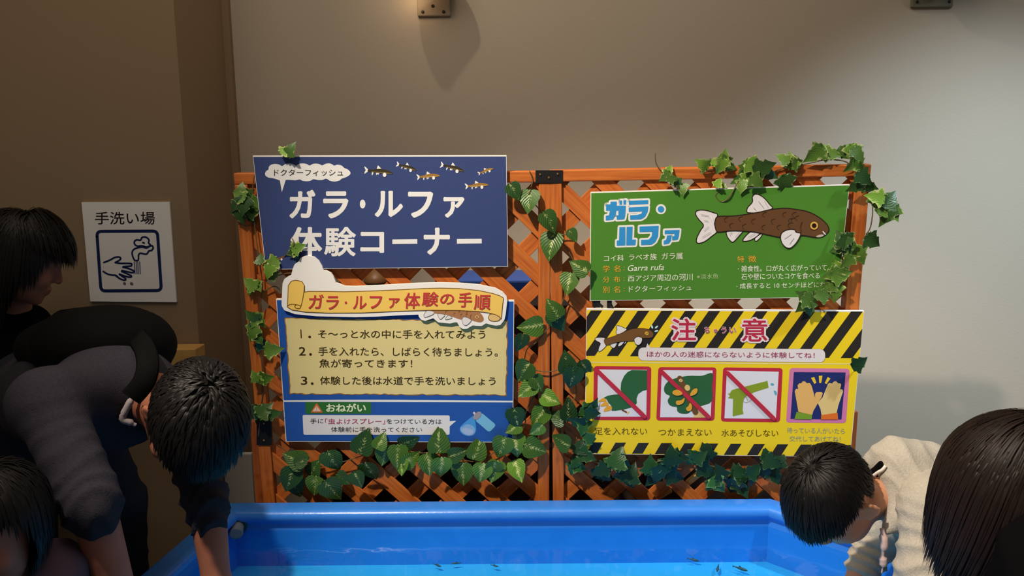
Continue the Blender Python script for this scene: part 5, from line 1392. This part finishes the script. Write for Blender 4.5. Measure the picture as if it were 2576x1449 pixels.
# --- woman standing at the far left
Hw = at(54, 652, 2.05); FW = frame(Hw, (.84, .48, -.40), (.38, .20, .9), 1.0)
nbw, chw, plw = at(22, 790, 2.10), at(8, 900, 2.12), at(-20, 1120, 2.14)
srw, slw = chw + Vector((.02, -.15, .07)), chw + Vector((.0, .12, .07))
skw, trw, shw = legs(plw + Vector((0, .08, -.02)), plw + Vector((0, -.08, -.02)), (plw.x, plw.y + .09, 0), (plw.x + .03, plw.y - .09, 0), r=(.085, .06, .045))
erw, wrw = srw + Vector((.06, -.03, -.26)), srw + Vector((.22, -.02, -.42)); elw, wlw = slw + Vector((.06, .0, -.26)), slw + Vector((.22, -.04, -.42))
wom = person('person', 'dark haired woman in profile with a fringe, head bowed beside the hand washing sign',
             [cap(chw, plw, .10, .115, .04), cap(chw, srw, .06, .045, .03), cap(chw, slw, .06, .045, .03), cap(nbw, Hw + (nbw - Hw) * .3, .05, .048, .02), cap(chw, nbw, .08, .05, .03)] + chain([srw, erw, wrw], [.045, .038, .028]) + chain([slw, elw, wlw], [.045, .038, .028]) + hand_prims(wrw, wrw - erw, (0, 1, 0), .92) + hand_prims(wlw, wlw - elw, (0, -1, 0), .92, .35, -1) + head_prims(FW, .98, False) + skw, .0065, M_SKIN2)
sdf_obj('jacket', [cap(chw, plw, .135, .15, .05), cap(chw, srw, .09, .065, .05), cap(chw, slw, .09, .065, .05), cap(chw, nbw, .10, .062, .04)] + chain([srw, erw, wrw], [.062, .052, .045], .03) + chain([slw, elw, wlw], [.062, .052, .045], .03), .009, M_BLKC, wom, lambda V: folds(V, .005, 34, (0, .3, 1), 7))
sdf_obj('trousers', [cap(plw + Vector((0, 0, .03)), plw, .12, .13, .04)] + trw, .010, M_JEANS, wom); [sdf_obj('shoe', [q_], .009, M_SHOE, wom) for q_ in shw]
hair('hair', wom, FW, .98, M_BHAIR, 3600, 13, .019, (0, .10, .99), .55, lambda x, y, z: y < .02 and z > -.55 or (z > .25 and y < .25), seed=5, jit=.09, lift=.012, width=.0024, rad=(.080, .101, .090), lenfn=lambda x, y, z: .9 if y < -.1 else .62)
# fringe over the forehead
hair('hair', wom, FW, .98, M_BHAIR, 3400, 8, .0125, (0, -.45, .9), .10, lambda x, y, z: y > -.25 and z > .36 and abs(x) < .80, seed=6, jit=.07, lift=.026, width=.0024, base=False, stiff=.7, rad=(.081, .103, .091), lenfn=lambda x, y, z: 1.0 - .35 * max(0, y) - .3 * max(0, abs(x) - .4))

# --- small child at the lower left corner
Hc = at(-10, 1328, 1.10); FCh = frame(Hc, (-.10, -.92, -.38), (-.05, -.35, .93), .76)
nbc, chc = at(10, 1450, 1.13), at(0, 1545, 1.14); plc = Vector((chc.x - .15, chc.y - .06, .40))
skc, trc, shc = legs(plc + Vector((.03, .05, 0)), plc + Vector((-.03, -.05, 0)), (plc.x + .03, plc.y + .06, 0), (plc.x - .03, plc.y - .06, 0), r=(.06, .045, .036), s=.7, face=(-.6, -.6, 0))
s1, s2 = chc + Vector((.065, .05, .05)), chc + Vector((-.08, -.06, .05)); e1, e2 = s1 + Vector((.05, -.05, -.15)), s2 + Vector((.03, -.06, -.15)); w1, w2 = e1 + Vector((.03, -.09, -.06)), e2 + Vector((.05, -.06, -.06))
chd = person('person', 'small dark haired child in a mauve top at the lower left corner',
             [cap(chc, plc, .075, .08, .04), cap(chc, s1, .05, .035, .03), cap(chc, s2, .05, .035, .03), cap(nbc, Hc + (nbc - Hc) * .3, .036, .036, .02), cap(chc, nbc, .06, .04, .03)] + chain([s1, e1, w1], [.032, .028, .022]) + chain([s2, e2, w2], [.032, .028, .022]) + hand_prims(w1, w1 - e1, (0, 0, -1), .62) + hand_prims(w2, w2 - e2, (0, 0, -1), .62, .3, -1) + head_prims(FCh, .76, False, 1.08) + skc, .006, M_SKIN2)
sdf_obj('top', [cap(chc, plc, .10, .105, .04), cap(chc, s1, .07, .05, .04), cap(chc, s2, .07, .05, .04), cap(chc, nbc, .075, .05, .02)] + chain([s1, e1, w1], [.048, .042, .034]) + chain([s2, e2, w2], [.048, .042, .034]), .008, M_PURP, chd, lambda V: folds(V, .004, 50, (0, .2, 1), 2))
sdf_obj('trousers', [cap(plc + Vector((0, 0, .03)), plc, .085, .09, .03)] + trc, .009, M_JEANS, chd); [sdf_obj('shoe', [q_], .008, M_SHOE, chd) for q_ in shc]
hair('hair', chd, FCh, .76, M_BHAIR, 3600, 12, .0125, (.1, -.20, .97), .45, lambda x, y, z: not (y > .05 and z < .5) and z > -.5, seed=9, jit=.10, lift=.012, width=.0022, lenfn=lambda x, y, z: .34 if y > -.05 else 1.0)

# --- boy in the grey hoodie
Hb = at(2104, 1256, 1.45); FB = frame(Hb, (-.42, -.10, -.92), (-.80, -.36, .44), .88)
nbb, chb, plb = at(2262, 1248, 1.49), at(2335, 1245, 1.50), at(2800, 1290, 1.50)
sn, sf = at(2352, 1278, 1.38), at(2300, 1240, 1.62)
en, wn = at(2338, 1452, 1.33), at(2255, 1610, 1.38)
ef, wf = at(2205, 1360, 1.66), at(2158, 1462, 1.62)
skb, trb, shb = legs(plb + Vector((.04, -.08, -.03)), plb + Vector((.04, .08, -.03)), (plb.x + .10, plb.y - .10, 0), (plb.x + .10, plb.y + .09, 0), r=(.075, .055, .042), s=.85, face=(-1, 0, 0))
boy = person('person', 'black haired boy in a heather grey hoodie leaning over the pool',
             [cap(chb, plb, .08, .095, .04), cap(chb, sn, .05, .04, .03), cap(chb, sf, .05, .04, .03), cap(nbb, Hb + (nbb - Hb) * .45, .047, .046, .02), cap(chb, nbb, .065, .048, .02)] + chain([sn, en, wn], [.036, .032, .025]) + chain([sf, ef, wf], [.036, .032, .026]) + hand_prims(wn, Vector((-.25, .1, -1)), (-1, 0, 0), .8, .3, -1) + hand_prims(wf, Vector((-.15, -.1, -1)), (0, -1, 0), .8, .3) + head_prims(FB, .88, True, 1.06, 1.22) + skb, .006, M_SKIN)
up_ = Vector((0, 0, 1))
hp = [cap(chb, chb.lerp(plb, .45), .105, .108, .05), cap(chb.lerp(plb, .45), plb, .108, .115, .05), cap(chb, sn, .075, .058, .05), cap(chb, sf, .072, .055, .05)] + chain([sn, en], [.060, .056], .03) + [cap(en, en.lerp(wn, .8), .055, .042, .02)] + chain([sf, ef], [.055, .044], .03) + [cap(ef, ef.lerp(wf, .72), .043, .037, .02)]
def boy_fold(V):
    a = folds(V, .010, 105, (en - sn), 4); q = np.linalg.norm(V - _np(en), axis=1); q2 = np.linalg.norm(V - _np(ef), axis=1)
    b = folds(V, .009, 80, (.5, -.6, .7), 12); t = np.linalg.norm(V - _np(chb), axis=1)
    return a * np.clip(1.15 - np.minimum(q, q2) / .2, .05, 1) + b * np.clip(1.1 - t / .25, 0, .8)
sdf_obj('hoodie', hp, .0065, M_HOOD, boy, boy_fold)
# hood lying on the shoulders: a thick folded roll around the neck
def roll(pts, rad, nm, m, par, seg=12, disp=.10, seed=0):
    r = random.Random(seed); P = catmull([tuple(p) for p in pts], 6); k = len(P)
    rr_ = np.interp(np.linspace(0, 1, k), np.linspace(0, 1, len(rad)), rad)
    V, Fc = tube(P, [float(q * (1 + disp * math.sin(i * 1.3 + seed))) for i, q in enumerate(rr_)], seg)
    return mesh(nm, V, Fc, m, par, smooth=True)
sdf_obj('hood', [cap(at(2195, 1160, 1.52), at(2250, 1150, 1.50), .020, .036, .03), cap(at(2250, 1150, 1.50), at(2330, 1165, 1.50), .036, .048, .03), cap(at(2258, 1175, 1.46), at(2262, 1300, 1.42), .024, .022, .03), cap(at(2262, 1300, 1.42), at(2232, 1332, 1.41), .020, .011, .02), cap(at(2280, 1190, 1.47), at(2330, 1240, 1.42), .045, .04, .04),
                 cap(at(2262, 1320, 1.42), at(2330, 1268, 1.375), .016, .022, .012), cap(at(2275, 1342, 1.42), at(2340, 1288, 1.375), .014, .020, .010)], .005, M_HOOD, boy, lambda V: folds(V, .004, 70, (.6, 0, .8), 8))
sdf_obj('hood_gap_shade', [cap(at(2200, 1192, 1.485), at(2232, 1172, 1.468), .012, .016, .01), cap(at(2232, 1172, 1.468), at(2238, 1195, 1.46), .016, .008, .01)], .004, M_BLKC, boy)  # black filler stands in for the shade inside the hood opening
V, Fc = tube(catmull([at(2197, 1197, 1.468), at(2208, 1189, 1.458), at(2220, 1182, 1.450), at(2228, 1172, 1.449)], 4), .0035, 6); mesh('undershirt_collar', V, Fc, mat('white_cotton', (228, 220, 214), .8), boy, smooth=True)
V, Fc = tube(catmull([at(2219, 1330, 1.405), at(2224, 1365, 1.40), at(2220, 1395, 1.40), at(2222, 1415, 1.40), at(2218, 1442, 1.40)], 5), [.005] * 3 + [.0085] * 5 + [.004] * 4 + [.008] * 5 + [.0015] * 4, 8); mesh('drawstring', V, Fc, mat('pale_pink_cord', (206, 180, 174), .8), boy, smooth=True)
sdf_obj('trousers', [cap(plb + Vector((-.03, 0, -.01)), plb, .11, .118, .03)] + trb, .009, M_JEANS, boy); [sdf_obj('shoe', [q_], .009, M_SHOE, boy) for q_ in shb]
hair('hair', boy, FB, .88, M_BHAIR, 6000, 10, .0086, (.0, -.30, .95), .10, lambda x, y, z: not (y > .36 and z < .26) and z > -.46 and not (abs(x) > .66 and z < .10 and y > -.35), seed=12, jit=.05, lift=.012, width=.0019, lenfn=lambda x, y, z: min(1.0, max(.22, .28 + .95 * z - .35 * abs(x) * (z < .5) + .12 * (y > .2)) * (.86 if y > .3 else 1)))

# --- woman with long hair at the right edge
Hr = at(2566, 1262, 1.12); FR = frame(Hr, (-.62, .30, -.75), (-.30, .10, .95), 1.0)
nbr, chr_, plr = at(2660, 1350, 1.04), at(2780, 1480, .98), Vector((.78, -2.1 + .66, .82))
sl_, sr_ = at(2610, 1455, 1.06), at(2900, 1440, .88)
el_, wl_ = at(2520, 1590, 1.08), at(2430, 1700, 1.14)
er_, wr_ = sr_ + Vector((.02, .10, -.24)), sr_ + Vector((-.05, .30, -.34))
skr, trr, shr = legs(plr + Vector((-.08, -.02, -.04)), plr + Vector((.08, -.06, -.04)), (plr.x - .09, plr.y - .05, 0), (plr.x + .09, plr.y - .08, 0), face=(-.2, 1, 0))
lady = person('person', 'woman in black with long dark brown hair hanging forward at the right edge',
              [cap(chr_, plr, .10, .115, .04), cap(chr_, sl_, .06, .045, .03), cap(chr_, sr_, .06, .045, .03), cap(nbr, Hr + (nbr - Hr) * .3, .05, .05, .02), cap(chr_, nbr, .08, .052, .03)] + chain([sl_, el_, wl_], [.045, .038, .028]) + chain([sr_, er_, wr_], [.045, .038, .028]) + hand_prims(wl_, wl_ - el_, (0, 1, 0), .92) + hand_prims(wr_, wr_ - er_, (0, 0, -1), .92, .35, -1) + head_prims(FR, .98, False) + skr, .0065, M_SKIN)
sdf_obj('jacket', [cap(chr_, plr, .13, .145, .05), cap(chr_, sl_, .09, .066, .05), cap(chr_, sr_, .09, .066, .05), cap(chr_, nbr, .10, .062, .04)] + chain([sl_, el_, wl_], [.064, .054, .044], .03) + chain([sr_, er_, wr_], [.064, .054, .044], .03), .008, M_BLKC, lady, lambda V: folds(V, .007, 34, (el_ - sl_), 21))
sdf_obj('trousers', [cap(plr + Vector((0, 0, .03)), plr, .125, .135, .04)] + trr, .010, M_BLKC, lady); [sdf_obj('shoe', [q_], .009, M_SHOE, lady) for q_ in shr]
hair('hair', lady, FR, .98, M_DHAIR, 7500, 16, .0160, (0, -.80, .60), .50, lambda x, y, z: not (y > .55 and z < .2) and z > -.5, seed=15, jit=.09, lift=.020, width=.0017, rad=(.082, .102, .092), lenfn=lambda x, y, z: (1.0 - .35 * max(0, y)) * (.72 + .28 * math.sin(37 * x + 23 * y + 11 * z) ** 2))
# loose strands in front of the grey hoodie
hair('loose_hair', lady, FR, .98, M_DHAIR, 70, 16, .0215, (0, -.2, .98), .62, lambda x, y, z: -.35 < z < .5, seed=23, jit=.15, lift=.022, width=.0010, base=False, rad=(.084, .104, .094))
